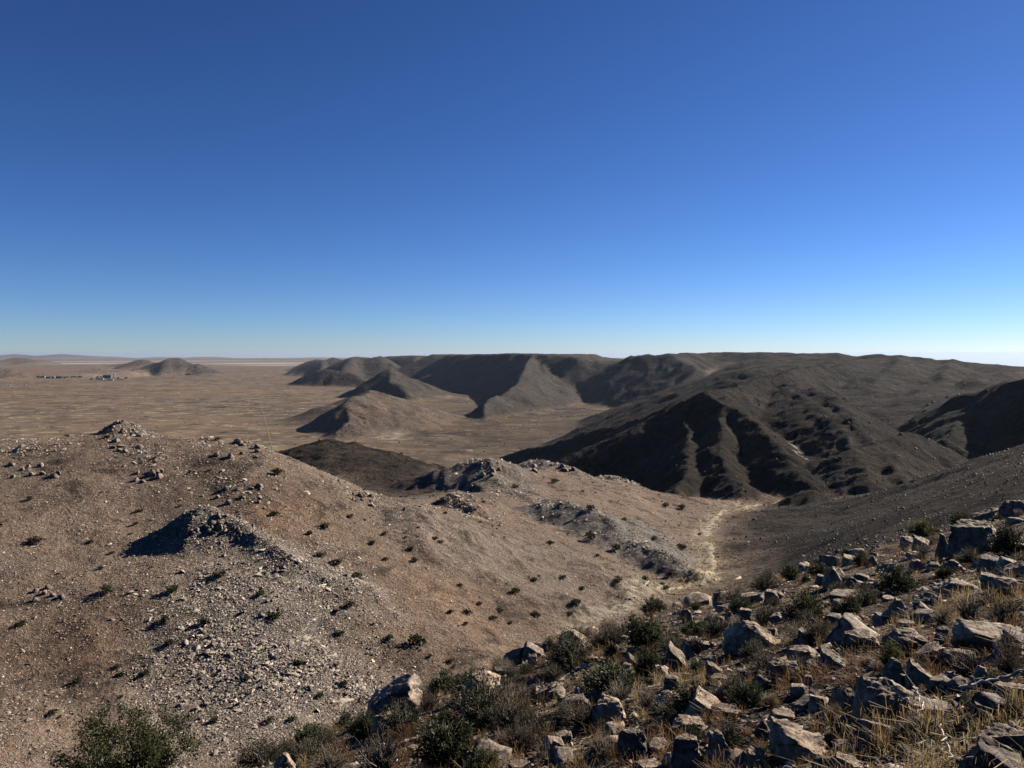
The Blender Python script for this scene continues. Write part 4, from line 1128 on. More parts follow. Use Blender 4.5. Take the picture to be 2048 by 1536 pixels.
# ------------------------------------------------------------------ rocks of the near slope
# photo box x0, x1, y0, y1 (base), style, label
ROCKS = [
    (1333, 1412, 1458, 1548, 'block', 'tall dark-faced block at the bottom edge with a pale right corner'),
    (1403, 1471, 1451, 1530, 'peak', 'pointed pyramid rock leaning on the tall block at the bottom edge'),
    (1338, 1419, 1428, 1464, 'slab', 'flat pale slab behind the tall block at the bottom edge'),
    (1233, 1296, 1449, 1519, 'round', 'rounded grey boulder in golden grass left of the tall block'),
    (1530, 1662, 1447, 1522, 'wedge_l', 'big dark rock with a lit pale slope on its right, bottom edge'),
    (1484, 1537, 1492, 1540, 'block', 'small grey block between the pyramid rock and the big dark rock'),
    (1508, 1543, 1434, 1477, 'peak', 'small upright pointed plate behind the small grey block'),
    (1305, 1384, 1386, 1422, 'peak', 'low tent-shaped rock with a sunlit right edge in the grass'),
    (1180, 1257, 1386, 1446, 'block', 'dark boulder below the olive dome shrub'),
    (1111, 1190, 1385, 1438, 'block', 'dark broken block left of the dark boulder below the dome shrub'),
    (1414, 1482, 1403, 1431, 'slab', 'flat dark rock in grass under the silver shrub'),
    (1537, 1594, 1412, 1441, 'slab', 'flat dark rock behind the big dark rock of the bottom edge'),
    (1325, 1364, 1347, 1377, 'block', 'pale lit rock in golden grass above the tent-shaped rock'),
    (1307, 1327, 1327, 1358, 'block', 'small white upright stone beside the dark shrub'),
    (1408, 1447, 1319, 1354, 'wedge_l', 'pale rock with a dark cap below the large sloping slab'),
    (1419, 1462, 1346, 1362, 'slab', 'thin flat stone in front of the dark-capped pale rock'),
    (1325, 1373, 1279, 1342, 'wedge_l', 'sloping slab descending right into golden grass'),
    (1357, 1411, 1272, 1302, 'block', 'rough pale rock behind the slab that slopes into golden grass'),
    (1336, 1358, 1261, 1281, 'block', 'small pale rock atop the group left of the large sloping slab'),
    (1440, 1565, 1238, 1302, 'peak', 'large dark sloping slab, the widest rock in the middle of the slope'),
    (1465, 1522, 1267, 1296, 'slab', 'lower slab lying against the large dark sloping slab'),
    (1447, 1471, 1218, 1251, 'peak', 'small pointed stone above the large dark sloping slab'),
    (1471, 1504, 1211, 1249, 'block', 'pale upright stone right of the small pointed stone'),
    (1570, 1645, 1281, 1326, 'slab', 'bright pale plate catching the sun right of the reddish grass'),
    (1633, 1698, 1294, 1338, 'wedge_l', 'bright slanting plate touching the pale plate on its right'),
    (1522, 1609, 1313, 1364, 'block', 'dark rock with a lit top below the bright pale plate'),
    (1592, 1631, 1253, 1289, 'wedge_l', 'grey rock above the bright pale plate'),
    (1611, 1640, 1231, 1265, 'peak', 'small grey rock under the dark green shrub'),
    (1603, 1627, 1347, 1373, 'block', 'small rock right of the dark rock with a lit top'),
    (1268, 1333, 1520, 1545, 'slab', 'flat pale stone cut by the bottom edge left of the tall block'),
    (1432, 1460, 1526, 1545, 'block', 'small pale stone at the bottom edge under the pyramid rock'),
    (1250, 1288, 1290, 1307, 'slab', 'flat stone half under the green shrubs of the brow'),
    (1252, 1276, 1303, 1333, 'wedge_l', 'slanting stone beside the dark shrub of the middle slope'),
    (1360, 1386, 1213, 1246, 'round', 'upright dark stone among the olive shrubs of the brow'),
    (1272, 1296, 1377, 1395, 'slab', 'small flat stone right of the olive dome shrub'),
    (1700, 1832, 1342, 1456, 'overhang', 'largest block, pale rough top over a deep black front, lower right'),
    (1762, 1820, 1309, 1375, 'peak', 'brown pointed rock behind the largest block'),
    (1810, 1871, 1316, 1374, 'wedge_l', 'cracked rock behind the right end of the largest block'),
    (1904, 2037, 1242, 1300, 'overhang', 'long reddish beam-like slab with black shade beneath, right edge'),
    (1867, 1897, 1248, 1284, 'block', 'pale upright stone at the left end of the beam-like slab'),
    (1679, 1766, 1255, 1302, 'block', 'pale-topped block upslope from the bright slanting plate'),
    (1762, 1862, 1252, 1312, 'round', 'dark rounded boulder right of the pale-topped block'),
    (1790, 1830, 1233, 1255, 'slab', 'pale flat stone above the dark rounded boulder'),
    (1767, 1823, 1190, 1243, 'peak', 'dark peaked rock with a bright right edge'),
    (1941, 1983, 1322, 1382, 'peak', 'dark upright post-like rock in the reddish grass near the right edge'),
    (1795, 1917, 1392, 1436, 'slab', 'low row of broken slabs right of the largest block'),
    (1955, 2075, 1436, 1515, 'wedge', 'broad smooth slab in the bottom right corner'),
    (1910, 1963, 1510, 1548, 'round', 'brown boulder at the bottom edge near the right corner'),
    (1661, 1740, 1480, 1508, 'slab', 'flat reddish stone in grass below the largest block'),
    (1660, 1727, 1504, 1545, 'wedge_l', 'bright lit rock at the bottom edge below the flat reddish stone'),
    (1858, 1913, 1290, 1316, 'slab', 'flat dark rock below the beam-like slab'),
    (1644, 1694, 1224, 1257, 'block', 'rough pale rock right of the dark green shrub'),
    (1994, 2026, 1227, 1244, 'slab', 'small pale stone above the beam-like slab'),
    (1983, 2060, 1355, 1394, 'slab', 'pale flat rocks under the dead branch at the right edge'),
    (1896, 2000, 1028, 1106, 'block', 'big dark boulder on the right skyline of the near slope'),
    (1941, 1998, 997, 1034, 'wedge', 'jagged lit rock on top of the big dark skyline boulder'),
    (2000, 2062, 985, 1026, 'block', 'topmost dark rock at the right edge of the near slope'),
    (1869, 1901, 1058, 1116, 'peak', 'pale pointed fin left of the big dark skyline boulder'),
    (1797, 1830, 1067, 1102, 'block', 'pale lit rock at the left end of the skyline group'),
    (1824, 1858, 1066, 1100, 'wedge_l', 'pale rock next to the fin on the skyline'),
    (1952, 2008, 1103, 1151, 'block', 'square olive-brown block below the big dark skyline boulder'),
    (2005, 2060, 1115, 1152, 'wedge', 'grey rock at the right edge beside the square block'),
    (2019, 2060, 1077, 1105, 'slab', 'pale flat rock at the right edge below the green bush'),
    (1866, 1971, 1157, 1186, 'peak', 'long low dark rock across the upper right slope'),
    (1960, 2060, 1147, 1194, 'round', 'large flat-topped rock at the right edge of the upper slope'),
    (1644, 1687, 1125, 1177, 'peak', 'dark pointed rock in front of the brow shrubs'),
    (1685, 1722, 1149, 1178, 'peak', 'dark rock with a lit right corner beside the dark pointed rock'),
    (1655, 1730, 1173, 1203, 'slab', 'pale flat slab below the dark pointed rock'),
    (1660, 1697, 1195, 1224, 'block', 'broken pale stone below the pale flat slab'),
    (1824, 1888, 1180, 1214, 'wedge', 'pale sunlit boulder right of the dark peaked rock'),
    (1751, 1795, 1115, 1144, 'wedge', 'dark slanting rock above the round green bush'),
    (1733, 1757, 1107, 1133, 'peak', 'white-tipped stone above the round green bush'),
    (1877, 1932, 1114, 1146, 'peak', 'grey rock under the pale fin'),
    (1816, 1848, 1114, 1140, 'block', 'small grey rock right of the round green bush'),
    (1628, 1653, 1145, 1170, 'block', 'pale rough stone at the left of the dark pointed rock'),
    (1527, 1560, 1175, 1206, 'block', 'pale stones left of the dark green brow shrub'),
    (1917, 1942, 1105, 1122, 'slab', 'small flat stone under the big dark skyline boulder'),
    (1810, 1846, 1100, 1118, 'round', 'small rounded rock below the pale skyline rocks'),
    (726, 853, 1340, 1438, 'wedge', 'large sloping dark rock at the left end of the brow'),
    (740, 821, 1421, 1468, 'round', 'dark rock at the foot of the large sloping brow rock'),
    (1003, 1050, 1280, 1321, 'wedge', 'dark jagged rock on the brow, left of a pair'),
    (1040, 1090, 1276, 1312, 'wedge_l', 'dark jagged rock on the brow, right of a pair'),
    (1109, 1188, 1255, 1313, 'round', 'dark rounded rock behind the olive shrub on the brow'),
    (1164, 1198, 1308, 1326, 'slab', 'small bright stone in front of the dark rounded brow rock'),
    (980, 1030, 1326, 1350, 'slab', 'pale flat rock on the brow behind the grey dome shrub'),
    (1053, 1075, 1304, 1334, 'block', 'small upright rock below the jagged pair on the brow'),
    (1066, 1130, 1361, 1397, 'wedge', 'dark wedge rock right of the brown dome shrub'),
    (1093, 1112, 1341, 1365, 'peak', 'small pale pointed stone above the dark wedge rock'),
    (1095, 1137, 1469, 1518, 'block', 'grey block in dry stalks at the bottom, right of the bright green bush'),
    (1014, 1066, 1519, 1545, 'slab', 'pale flat stone at the bottom edge right of the bright green bush'),
    (853, 930, 1342, 1360, 'slab', 'flat dark rocks on the brow beside the large sloping rock'),
    (953, 979, 1485, 1502, 'block', 'small pale stone beside the green leafy shrub'),
    (545, 594, 1503, 1552, 'peak', 'grey pyramid stone at the bottom edge right of the tree'),
    (672, 706, 1422, 1442, 'slab', 'small pale stone on the brow left of the large sloping rock'),
    (1150, 1192, 1503, 1524, 'slab', 'flat stone at the bottom edge below the dark broken block'),
    (1560, 1612, 1216, 1240, 'slab', 'low pale stones under the dark green brow shrub'),
    (1480, 1530, 1180, 1205, 'wedge', 'low grey stone at the brow right of the wash'),
    (1880, 1925, 1340, 1366, 'slab', 'low stone in the reddish grass right of the cracked rock'),
    (1745, 1790, 1150, 1172, 'slab', 'flat pale stone left of the round green bush'),
]
SEATS = []
def place_box(x0, x1, y0, y1, sink=.12):
    """where a thing seen in a photo box stands: point, width and height in metres"""
    cx = (x0 + x1) / 2
    p = ground_hit(cx, y1)
    if p is None or p[1] > 60:
        # the foot hides behind the brow: stand it on the brow at that bearing
        for yy in range(int(y1), 1600, 6):
            p = ground_hit(cx, yy)
            if p is not None and p[1] < 60: break
    dep = p[1]
    return p, (x1 - x0) * dep / F_PX, (y1 - y0) * dep / F_PX

def build_rocks():
    for i, (x0, x1, y0, y1, style, label) in enumerate(ROCKS):
        p, w, h = place_box(x0, x1, y0, y1)
        big = (x1 - x0) > 60
        dp = w * (.75 if style not in ('peak',) else .6)
        hh = max(h * .92 - (.25 * dp if style == 'slab' else .10 * dp), h * .5)
        me = rock_mesh(500 + i * 7, style, 5 if big else 4, (w * .94, dp * .9, hh * 1.2), ROCK if i % 3 else ROCK_B)
        o = bpy.data.objects.new('rock', me)
        az = math.atan2(p[0], p[1])
        f = np.array([math.sin(az), math.cos(az), 0])
        o.location = p + f * dp * .30 + np.array([0, 0, hh * .5 - hh * .15])
        o.rotation_euler = (0, 0, -az + random.uniform(-.12, .12))
        link(o, label=label, cat='rock', group='rocks of the near slope')
        SEATS.append((o.location.x, o.location.y, max(w, dp) * .55))
    # smaller stones between them
    rng = np.random.default_rng(61)
    protos = [rock_mesh(900 + k, s, 3, (1, .8, .65), ROCK if k % 2 else ROCK_B) for k, s in enumerate(('block', 'peak', 'slab', 'wedge', 'wedge_l', 'block', 'slab', 'round', 'peak', 'block'))]
    x, y = polar_points(2200, 4.5, 34, -14, 36, rng, .5)
    zs = height(x, y)
    n = 0
    used = set()
    lab = [('small angular stone half sunk in the dry grass of the near slope', 'small stones of the near slope')]
    global HAND
    HAND = hand = lambda t: ' '.join(re.split(r' (?:at|with|in|on|beside|behind|below|above|of|and|under|over|left|right|from|leaning|lying|between|touching|next|against|atop|whose|cut|half|catching|descending|across|that|upslope|among|near|the|,)\b', t.replace(',', ' ,'))[0].split()[:6])
    for k in range(len(x)):
        if n >= 200: break
        z = float(zs[k]); r = math.hypot(x[k], y[k])
        d = (EYE - z) / y[k] * F_PX + EYE_ROW; px = 1024 + F_PX * x[k] / y[k]
        if d > 1560 or px > 2060 or px < 500: continue
        if any((x[k] - a) ** 2 + (y[k] - b) ** 2 < (c * .8) ** 2 for a, b, c in SEATS): continue
        if px < 1250 and rng.uniform() < .55: continue
        s = float(np.exp(rng.normal(-1.45, .40))) * (.55 + r / 30.0)
        o = bpy.data.objects.new('stone', protos[int(rng.integers(0, len(protos)))])
        o.location = (x[k], y[k], z + .16 * s); o.scale = (s, s, s * rng.uniform(.7, 1.3))
        o.rotation_euler = (rng.normal(0, .22), rng.normal(0, .22), rng.uniform(0, 6.28))
        j = min(range(len(SEATS)), key=lambda q: (SEATS[q][0] - x[k]) ** 2 + (SEATS[q][1] - y[k]) ** 2)
        bx, by = 1024 + F_PX * SEATS[j][0] / SEATS[j][1], SEATS[j][1]
        dx, dy = x[k] - SEATS[j][0], y[k] - SEATS[j][1]
        side = ('right of' if dx > 0 else 'left of') if abs(dx) > abs(dy) else ('behind' if dy > 0 else 'in front of')
        lbl = '%s stone %s the %s' % ('small' if s < .2 else 'angular', side, hand(ROCKS[j][5]))
        if lbl in used: lbl = '%s stone farther %s the %s' % ('small' if s < .2 else 'angular', side, hand(ROCKS[j][5]))
        used.add(lbl)
        link(o, label=once(lbl), cat='stone', group=lab[0][1]); n += 1
build_rocks()

# boulders of the outcrops on the near hill
def build_outcrops():
    rng = np.random.default_rng(63)
    protos = [rock_mesh(940 + k, s, 2, (1, .8, .8), ROCK_B, 'boulder') for k, s in enumerate(('block', 'peak', 'wedge', 'wedge_l', 'block', 'peak'))]
    spots = [((215, 280), (862, 905), 11, 'crown of the near hill', 'boulder of the outcrop crowning the near stony hill above the plain'),
             ((415, 530), (880, 915), 14, 'right hilltop outcrop', 'boulder of the outcrop right of the near hill crown'),
             ((262, 330), (935, 965), 8, 'outcrop below the crown', 'boulder of the small outcrop just below the hill crown'),
             ((385, 460), (1028, 1075), 16, 'outcrop on the scree knob', 'grey boulder on the tip of the scree knob'),
             ((425, 520), (960, 1010), 10, 'outcrop behind the scree knob', 'pale boulder of the outcrop upslope behind the scree knob'),
             ((10, 120), (930, 955), 10, 'left hilltop outcrop', 'boulder of the outcrop at the left edge of the hilltop'),
             ((60, 130), (1170, 1215), 6, 'pale blocks left', 'pale boulder of the group low on the left'),
             ((360, 410), (1395, 1455), 9, 'pale blocks by the tree', 'pale boulder in the rocky line above the tree'),
             ((520, 560), (1200, 1240), 6, 'blocks on the scree', 'pale boulder beside the green bush on the scree'),
             ((400, 430), (1265, 1310), 5, 'blocks low on the scree', 'boulder in the short row low on the grey scree'),
             ((700, 745), (985, 1003), 6, 'shoulder outcrop', 'reddish boulder on the right shoulder of the near hill'),
             ((950, 1000), (922, 960), 10, 'middle ridge crest', 'boulder along the crest of the pale middle ridge'),
             ((1050, 1150), (922, 945), 10, 'dark rim rocks', 'dark boulder on the rim right of the middle ridge')]
    for (xa, xb), (ya, yb), n, g, lb in spots:
        for q_, px_ in enumerate(np.sort(rng.uniform(xa, xb, n))):
            p = ground_hit(px_, rng.uniform(ya, yb), 55)
            if p is None or p[1] > 600: continue
            s = rng.uniform(6, 14) * p[1] / F_PX
            o = bpy.data.objects.new('boulder', protos[int(rng.integers(0, len(protos)))])
            o.location = (p[0], p[1], p[2] + .2 * s); o.scale = (s, s, s * rng.uniform(.7, 1.2))
            o.rotation_euler = (rng.normal(0, .25), rng.normal(0, .25), rng.uniform(0, 6.28))
            link(o, label=nth(q_) + ' from the left, ' + lb, cat='boulder', group=g)
build_outcrops()

# ------------------------------------------------------------------ shrubs of the near slope
def shrub_mesh(seed, kind):
    """unit shrub: about 1 wide and 1 tall; many thin branches, each with leaves along its outer half"""
    rng = np.random.default_rng(seed)
    cfg = dict(olive=(150, 34, .050, .34, 1.0), green=(95, 40, .060, .50, .8), bright=(110, 40, .055, .5, .8), brown=(170, 16, .045, .25, 1.0), silver=(120, 24, .055, .35, .9),
               tan=(150, 22, .07, .18, .7), dark=(140, 46, .050, .45, 1.0), twig=(120, 3, .04, .3, .6))[kind]
    nb, nl, ls, asp, spread = cfg
    lines, LP, LD = [], [], []
    for _ in range(nb):
        a = rng.uniform(0, 2 * math.pi); e = math.acos(rng.uniform(.12, 1.0)) * spread
        L = rng.uniform(.55, 1.0)
        d = np.array([math.cos(a) * math.sin(e) * .56, math.sin(a) * math.sin(e) * .56, math.cos(e) * 1.0])
        b = rng.normal(0, .09, 3)
        t = np.linspace(0, 1, 5)[:, None]
        pts = d[None] * t * L + b[None] * (t * (1 - t)) * 2.0 + rng.normal(0, .018, (5, 3)) * t
        pts[:, 2] -= .10 * t[:, 0] ** 2 * (e / 1.5)
        pts[:, 2] = np.maximum(pts[:, 2], .01)
        pts[0] = rng.normal(0, .03, 3) * [1, 1, 0] - [0, 0, .06]
        lines.append((pts, np.linspace(.011, .003, 5) * rng.uniform(.7, 1.3)))
        u = rng.uniform(.35, 1.0, nl) ** .7
        i = np.minimum((u * 4).astype(int), 3); f = (u * 4 - i)[:, None]
        P = pts[i] * (1 - f) + pts[i + 1] * f + rng.normal(0, .028, (nl, 3))
        LP.append(P); LD.append((pts[i + 1] - pts[i]) * 2.5 + rng.normal(0, .35, (nl, 3)) * .5)
    P, Dd = np.vstack(LP), np.vstack(LD)
    V, F, sh = leaves(P, Dd, ls, rng, asp)
    mat = LEAF['brown' if kind == 'twig' else kind]
    me = np_mesh('foliage', V, F, mat); add_attr(me, sh)
    st = tubes_mesh('branches', lines, BARK, 3)
    return me, st
SHRUB = {k: [shrub_mesh(700 + 10 * i + j, k) for j in range(2)] for i, k in enumerate(('olive', 'green', 'bright', 'brown', 'silver', 'tan', 'dark', 'twig'))}
def shrub(p, w, h, kind, label, group=None, j=0, name='shrub'):
    o = bpy.data.objects.new(name, None); o.empty_display_size = .2
    link(o, label=label, cat='shrub', group=group)
    o.location = p; o.scale = (w, w, h); o.rotation_euler = (0, 0, random.uniform(0, 6.28))
    link(bpy.data.objects.new('foliage', SHRUB[kind][j][0]), o)
    link(bpy.data.objects.new('branches', SHRUB[kind][j][1]), o)
    return o
SHRUBS = [
    (885, 1053, 1342, 1452, 'olive', 'big grey-olive dome shrub behind the green leafy shrub'),
    (975, 1068, 1355, 1465, 'brown', 'brown dome shrub right of the grey-olive dome'),
    (830, 955, 1425, 1545, 'green', 'leafy green shrub at the bottom edge'),
    (930, 1000, 1495, 1548, 'bright', 'bright yellow-green shrub at the bottom edge'),
    (858, 926, 1306, 1347, 'green', 'green shrub on the brow above the large sloping rock'),
    (1090, 1186, 1252, 1336, 'olive', 'olive shrub in front of the dark rounded brow rock'),
    (1150, 1285, 1318, 1394, 'dark', 'wide dark olive dome shrub in the middle of the slope'),
    (688, 744, 1430, 1472, 'bright', 'yellow-green shrub left of the dark brow rock'),
    (690, 830, 1450, 1550, 'twig', 'bare grey twiggy shrub at the bottom edge'),
    (476, 575, 1474, 1530, 'olive', 'grey-olive shrub right of the tree at the bottom'),
    (570, 664, 1470, 1524, 'olive', 'second grey-olive shrub right of the tree, nearer the twigs'),
    (585, 658, 1448, 1484, 'green', 'green shrub behind the grey-olive pair at the bottom left'),
    (620, 700, 1480, 1545, 'brown', 'brown shrub at the bottom edge left of the bare twigs'),
    (1190, 1250, 1226, 1292, 'brown', 'brown-grey shrub on the brow left of the olive ones'),
    (1243, 1342, 1226, 1296, 'green', 'green-olive shrub on the brow above the slanting stones'),
    (1265, 1324, 1288, 1352, 'dark', 'dark shrub beside the small white upright stone'),
    (1353, 1422, 1236, 1274, 'green', 'low green shrub below the upright dark stone'),
    (1408, 1452, 1220, 1274, 'olive', 'olive shrub left of the large dark sloping slab'),
    (1504, 1562, 1204, 1246, 'olive', 'olive shrub behind the large dark sloping slab'),
    (1567, 1652, 1172, 1246, 'dark', 'dark green shrub on the brow, largest there'),
    (1755, 1840, 1126, 1186, 'dark', 'round dark green bush on the upper right slope'),
    (1980, 2052, 1042, 1108, 'dark', 'dark green shrub right of the big skyline boulder'),
    (1676, 1710, 1096, 1118, 'bright', 'small yellow-green shrub on the brow below the long slope'),
    (1608, 1664, 1125, 1152, 'green', 'green shrub on the brow left of the dark pointed rock'),
    (1814, 1877, 1032, 1070, 'bright', 'yellow-green shrub on the brow left of the skyline boulder'),
    (1898, 1944, 1014, 1050, 'green', 'green shrub at the upper left of the skyline boulder'),
    (1870, 1905, 1128, 1160, 'green', 'low green shrub among rocks under the pale fin'),
    (1704, 1738, 1101, 1130, 'dark', 'small dark shrub left of the white-tipped stone'),
    (1863, 1908, 1204, 1248, 'brown', 'brown twiggy shrub above the pale upright stone'),
    (1903, 1975, 1192, 1246, 'twig', 'dark bare twigs above the beam-like slab'),
    (1965, 2048, 1188, 1246, 'brown', 'brown shrub at the right edge above the beam-like slab'),
    (1418, 1486, 1360, 1406, 'silver', 'silvery shrub in front of the thin flat stone'),
    (1524, 1562, 1384, 1412, 'tan', 'small tan tussock shrub behind the flat dark rocks'),
    (1760, 1800, 1280, 1345, 'bright', 'yellow-green reedy tuft behind the brown pointed rock'),
    (1560, 1600, 1126, 1160, 'bright', 'yellowish brow shrub above the pale stones'),
    (1660, 1690, 1108, 1130, 'tan', 'pale tan tussock on the brow'),
    (1700, 1760, 1168, 1210, 'olive', 'olive shrub between the pale flat slab and the round green bush'),
    (1100, 1165, 1395, 1450, 'olive', 'olive shrub between the dark wedge rock and the broken block'),
    (1020, 1090, 1440, 1500, 'brown', 'brown grassy shrub below the brown dome shrub'),
    (1180, 1240, 1460, 1520, 'brown', 'brown shrub left of the rounded grey boulder'),
    (755, 850, 1395, 1470, 'olive', 'grey-olive shrub in front of the large sloping brow rock'),
    (1920, 1985, 1290, 1345, 'brown', 'thin brown weeds under the beam-like slab'),
    (1985, 2050, 1268, 1350, 'brown', 'brown weeds at the right edge below the beam-like slab'),
    (1560, 1640, 1240, 1280, 'brown', 'brown weeds above the bright pale plate'),
    (1500, 1560, 1140, 1180, 'olive', 'olive brow shrub above the low grey stone'),
    (1440, 1500, 1165, 1205, 'brown', 'brown brow shrub beside the wash'),
]
def build_shrubs():
    for i, (x0, x1, y0, y1, kind, label) in enumerate(SHRUBS):
        p, w, h = place_box(x0, x1, y0, y1)
        shrub(p, w * 1.15, h * 1.08, kind, label, 'shrubs of the near slope', i % 2)
    rng = np.random.default_rng(71)
    x, y = polar_points(1400, 6, 44, -20, 36, rng, .5)
    zs = height(x, y)
    n = 0
    for k in range(len(x)):
        if n >= 190: break
        z = float(zs[k])
        d = (EYE - z) / y[k] * F_PX + EYE_ROW; px = 1024 + F_PX * x[k] / y[k]
        if d > 1530 or px > 2060 or px < 480: continue
        if any((x[k] - a) ** 2 + (y[k] - b) ** 2 < (c * .9) ** 2 for a, b, c in SEATS): continue
        kind = ('brown', 'olive', 'olive', 'twig', 'brown', 'dark', 'dark')[int(rng.integers(0, 7))]
        s = rng.uniform(.22, .60) * (.6 + y[k] / 34)
        tone = {'brown': 'low brown bushlet', 'olive': 'low olive bushlet', 'tan': 'low tan tussock', 'twig': 'low bare twiggy bushlet', 'dark': 'low dark bushlet'}[kind]
        j = min(range(len(SEATS)), key=lambda q: (SEATS[q][0] - x[k]) ** 2 + (SEATS[q][1] - y[k]) ** 2)
        dx, dy = x[k] - SEATS[j][0], y[k] - SEATS[j][1]
        side = ('right of' if dx > 0 else 'left of') if abs(dx) > abs(dy) else ('behind' if dy > 0 else 'in front of')
        shrub((x[k], y[k], z), s, s * rng.uniform(.6, .9), kind, once(tone + ' ' + side + ' the ' + HAND(ROCKS[j][5])), tone + 's', int(rng.integers(0, 2)), 'bushlet'); n += 1
build_shrubs()

# ------------------------------------------------------------------ dry grass (uncountable)
def grass_mesh(name, label, x, y, h, blades, rng, tone, lean=.5, width=.006):
    n = len(x)
    z = height(x, y)
    T = np.repeat(np.arange(n), blades)
    m = len(T)
    a = rng.uniform(0, 2 * math.pi, m); ln = np.abs(rng.normal(0, lean, m))
    H = h[T] * rng.uniform(.5, 1.15, m)
    base = np.stack([x[T], y[T], z[T] - .01], 1) + rng.normal(0, 1, (m, 3)) * [.05, .05, 0] * (h[T] / .3)[:, None]
    dr = np.stack([np.cos(a), np.sin(a), np.zeros(m)], 1)
    mid = base + dr * (H * ln * .25)[:, None] + np.array([0, 0, 1.0]) * (H * .55)[:, None]
    tip = base + dr * (H * ln * .85)[:, None] + np.array([0, 0, 1.0]) * (H * np.clip(1.0 - .25 * ln, .3, 1))[:, None]
    s = np.stack([-np.sin(a + rng.uniform(-1, 1, m)), np.cos(a), np.zeros(m)], 1)
    w = (width * (.6 + h[T] / .3 * .4) * rng.uniform(.7, 1.4, m))[:, None]
    tw = np.where(rng.uniform(0, 1, m) < .35, .9, .18)[:, None]          # some carry a seed head
    V = np.stack([base - s * w * .5, base + s * w * .5, mid + s * w * .5, mid - s * w * .5, tip + s * w * tw, tip - s * w * tw], 1).reshape(-1, 3)
    k = 6 * np.arange(m)[:, None]
    me = np_mesh(name, V, np.concatenate([k + [[0, 1, 2, 3]], k + [[3, 2, 4, 5]]]), GRASS)
    add_attr(me, np.repeat(np.clip(tone[T] + rng.normal(0, .12, m), 0, 1), 6))
    link(bpy.data.objects.new(name, me), label=label, kind='stuff')

def build_grass():
    rng = np.random.default_rng(81)
    x, y = polar_points(4700, 4.6, 42, -24, 38, rng)
    d = (gnoise(x / 1.8, y / 1.8, 501) + .6 * gnoise(x / 5.0, y / 5.0, 502))
    keep = (d + rng.normal(0, .3, len(x)) > -.28)
    for a, b, c in SEATS: keep &= (x - a) ** 2 + (y - b) ** 2 > (c * .6) ** 2
    x, y, d = x[keep], y[keep], d[keep]
    px = 1024 + F_PX * x / y
    h = rng.uniform(.07, .25, len(x)) * (.8 + .45 * np.clip(d, -1, 1)) * (1 + np.hypot(x, y) / 70)
    tone = np.clip(.42 + .60 * gnoise(x / 3.0, y / 3.0, 503) + rng.normal(0, .1, len(x)), 0, 1)
    grass_mesh('dry_grass', 'golden and reddish dry grass growing between the rocks of the near slope', x, y, h, 23, rng, tone, .72, .0034)
    # pale grass along the wash
    rng = np.random.default_rng(82)
    W = np.array([at(*p)[:2] for p in [(1300, 1190, 191), (1430, 1160, 222), (1405, 1110, 290), (1400, 1080, 330), (1440, 1045, 400), (1490, 1020, 460), (1560, 1000, 540)]])
    n = 1500
    i = rng.integers(0, len(W) - 1, n); t = rng.uniform(0, 1, (n, 1))
    c = W[i] * (1 - t) + W[i + 1] * t + rng.normal(0, 3.2, (n, 2))
    keep = gnoise(c[:, 0] / 9, c[:, 1] / 9, 504) > -.25
    c = c[keep]
    grass_mesh('wash_grass', 'pale yellow grass lining the dry wash', c[:, 0], c[:, 1], rng.uniform(.5, 1.0, len(c)), 16, rng, np.clip(rng.normal(.9, .1, len(c)), 0, 1), .8, .035)
build_grass()

# ------------------------------------------------------------------ the tree in the lower left corner
def build_tree():
    rng = np.random.default_rng(91)
    p = at(240, 1536, 15.5); x, y = p[0], p[1]
    z = hz(x, y)
    top = at(260, 1412, 15.5)[2]
    H = top - z
    W = 290 * 15.5 / F_PX
    o = bpy.data.objects.new('tree', None); o.location = (x, y, z)
    link(o, label='small dark green tree with many stems in the lower left corner', cat='tree')
    lines, tips = [], []
    def grow(p0, d, L, r, lev):
        n = 4
        pts = [p0]
        for k in range(n):
            d = d + rng.normal(0, .16, 3) + np.array([0, 0, .05]); d = d / np.linalg.norm(d)
            pts.append(pts[-1] + d * L / n)
        lines.append((np.array(pts), np.linspace(r, r * .55, n + 1)))
        if lev == 0:
            tips.append(np.array(pts)); return
        for _ in range(3 if lev < 3 else 4):
            dd = d + rng.normal(0, .55, 3); dd /= np.linalg.norm(dd)
            grow(pts[-1] if rng.uniform() < .6 else pts[2], dd, L * rng.uniform(.6, .85), r * .55, lev - 1)
    for k in range(6):
        a = 2 * math.pi * k / 6 + rng.uniform(-.3, .3)
        grow(np.array([math.cos(a) * .08, math.sin(a) * .08, -.2]), np.array([math.cos(a) * .65, math.sin(a) * .5, 1.0]), H * .42, .035, 3)
    # fit the crown to the size seen
    A = np.vstack([q for q, _ in lines])
    sc = np.array([W * .92 / np.ptp(A[:, 0]), W * .92 / np.ptp(A[:, 1]), H * .95 / A[:, 2].max()])
    lines = [(q * sc, r) for q, r in lines]; tips = [q * sc for q in tips]
    LP, LD = [], []
    for q in tips:
        nl = 85
        i = rng.integers(1, len(q), nl)
        LP.append(q[i] + rng.normal(0, .075, (nl, 3))); LD.append(rng.normal(0, 1, (nl, 3)) + [0, 0, .5])
    V, F, sh = leaves(np.vstack(LP), np.vstack(LD), .066, rng, .42)
    me = np_mesh('crown', V, F, LEAF['tree']); add_attr(me, sh)
    link(bpy.data.objects.new('crown', me), o)
    link(bpy.data.objects.new('trunk', tubes_mesh('trunk', lines, BARK, 5)), o)
build_tree()

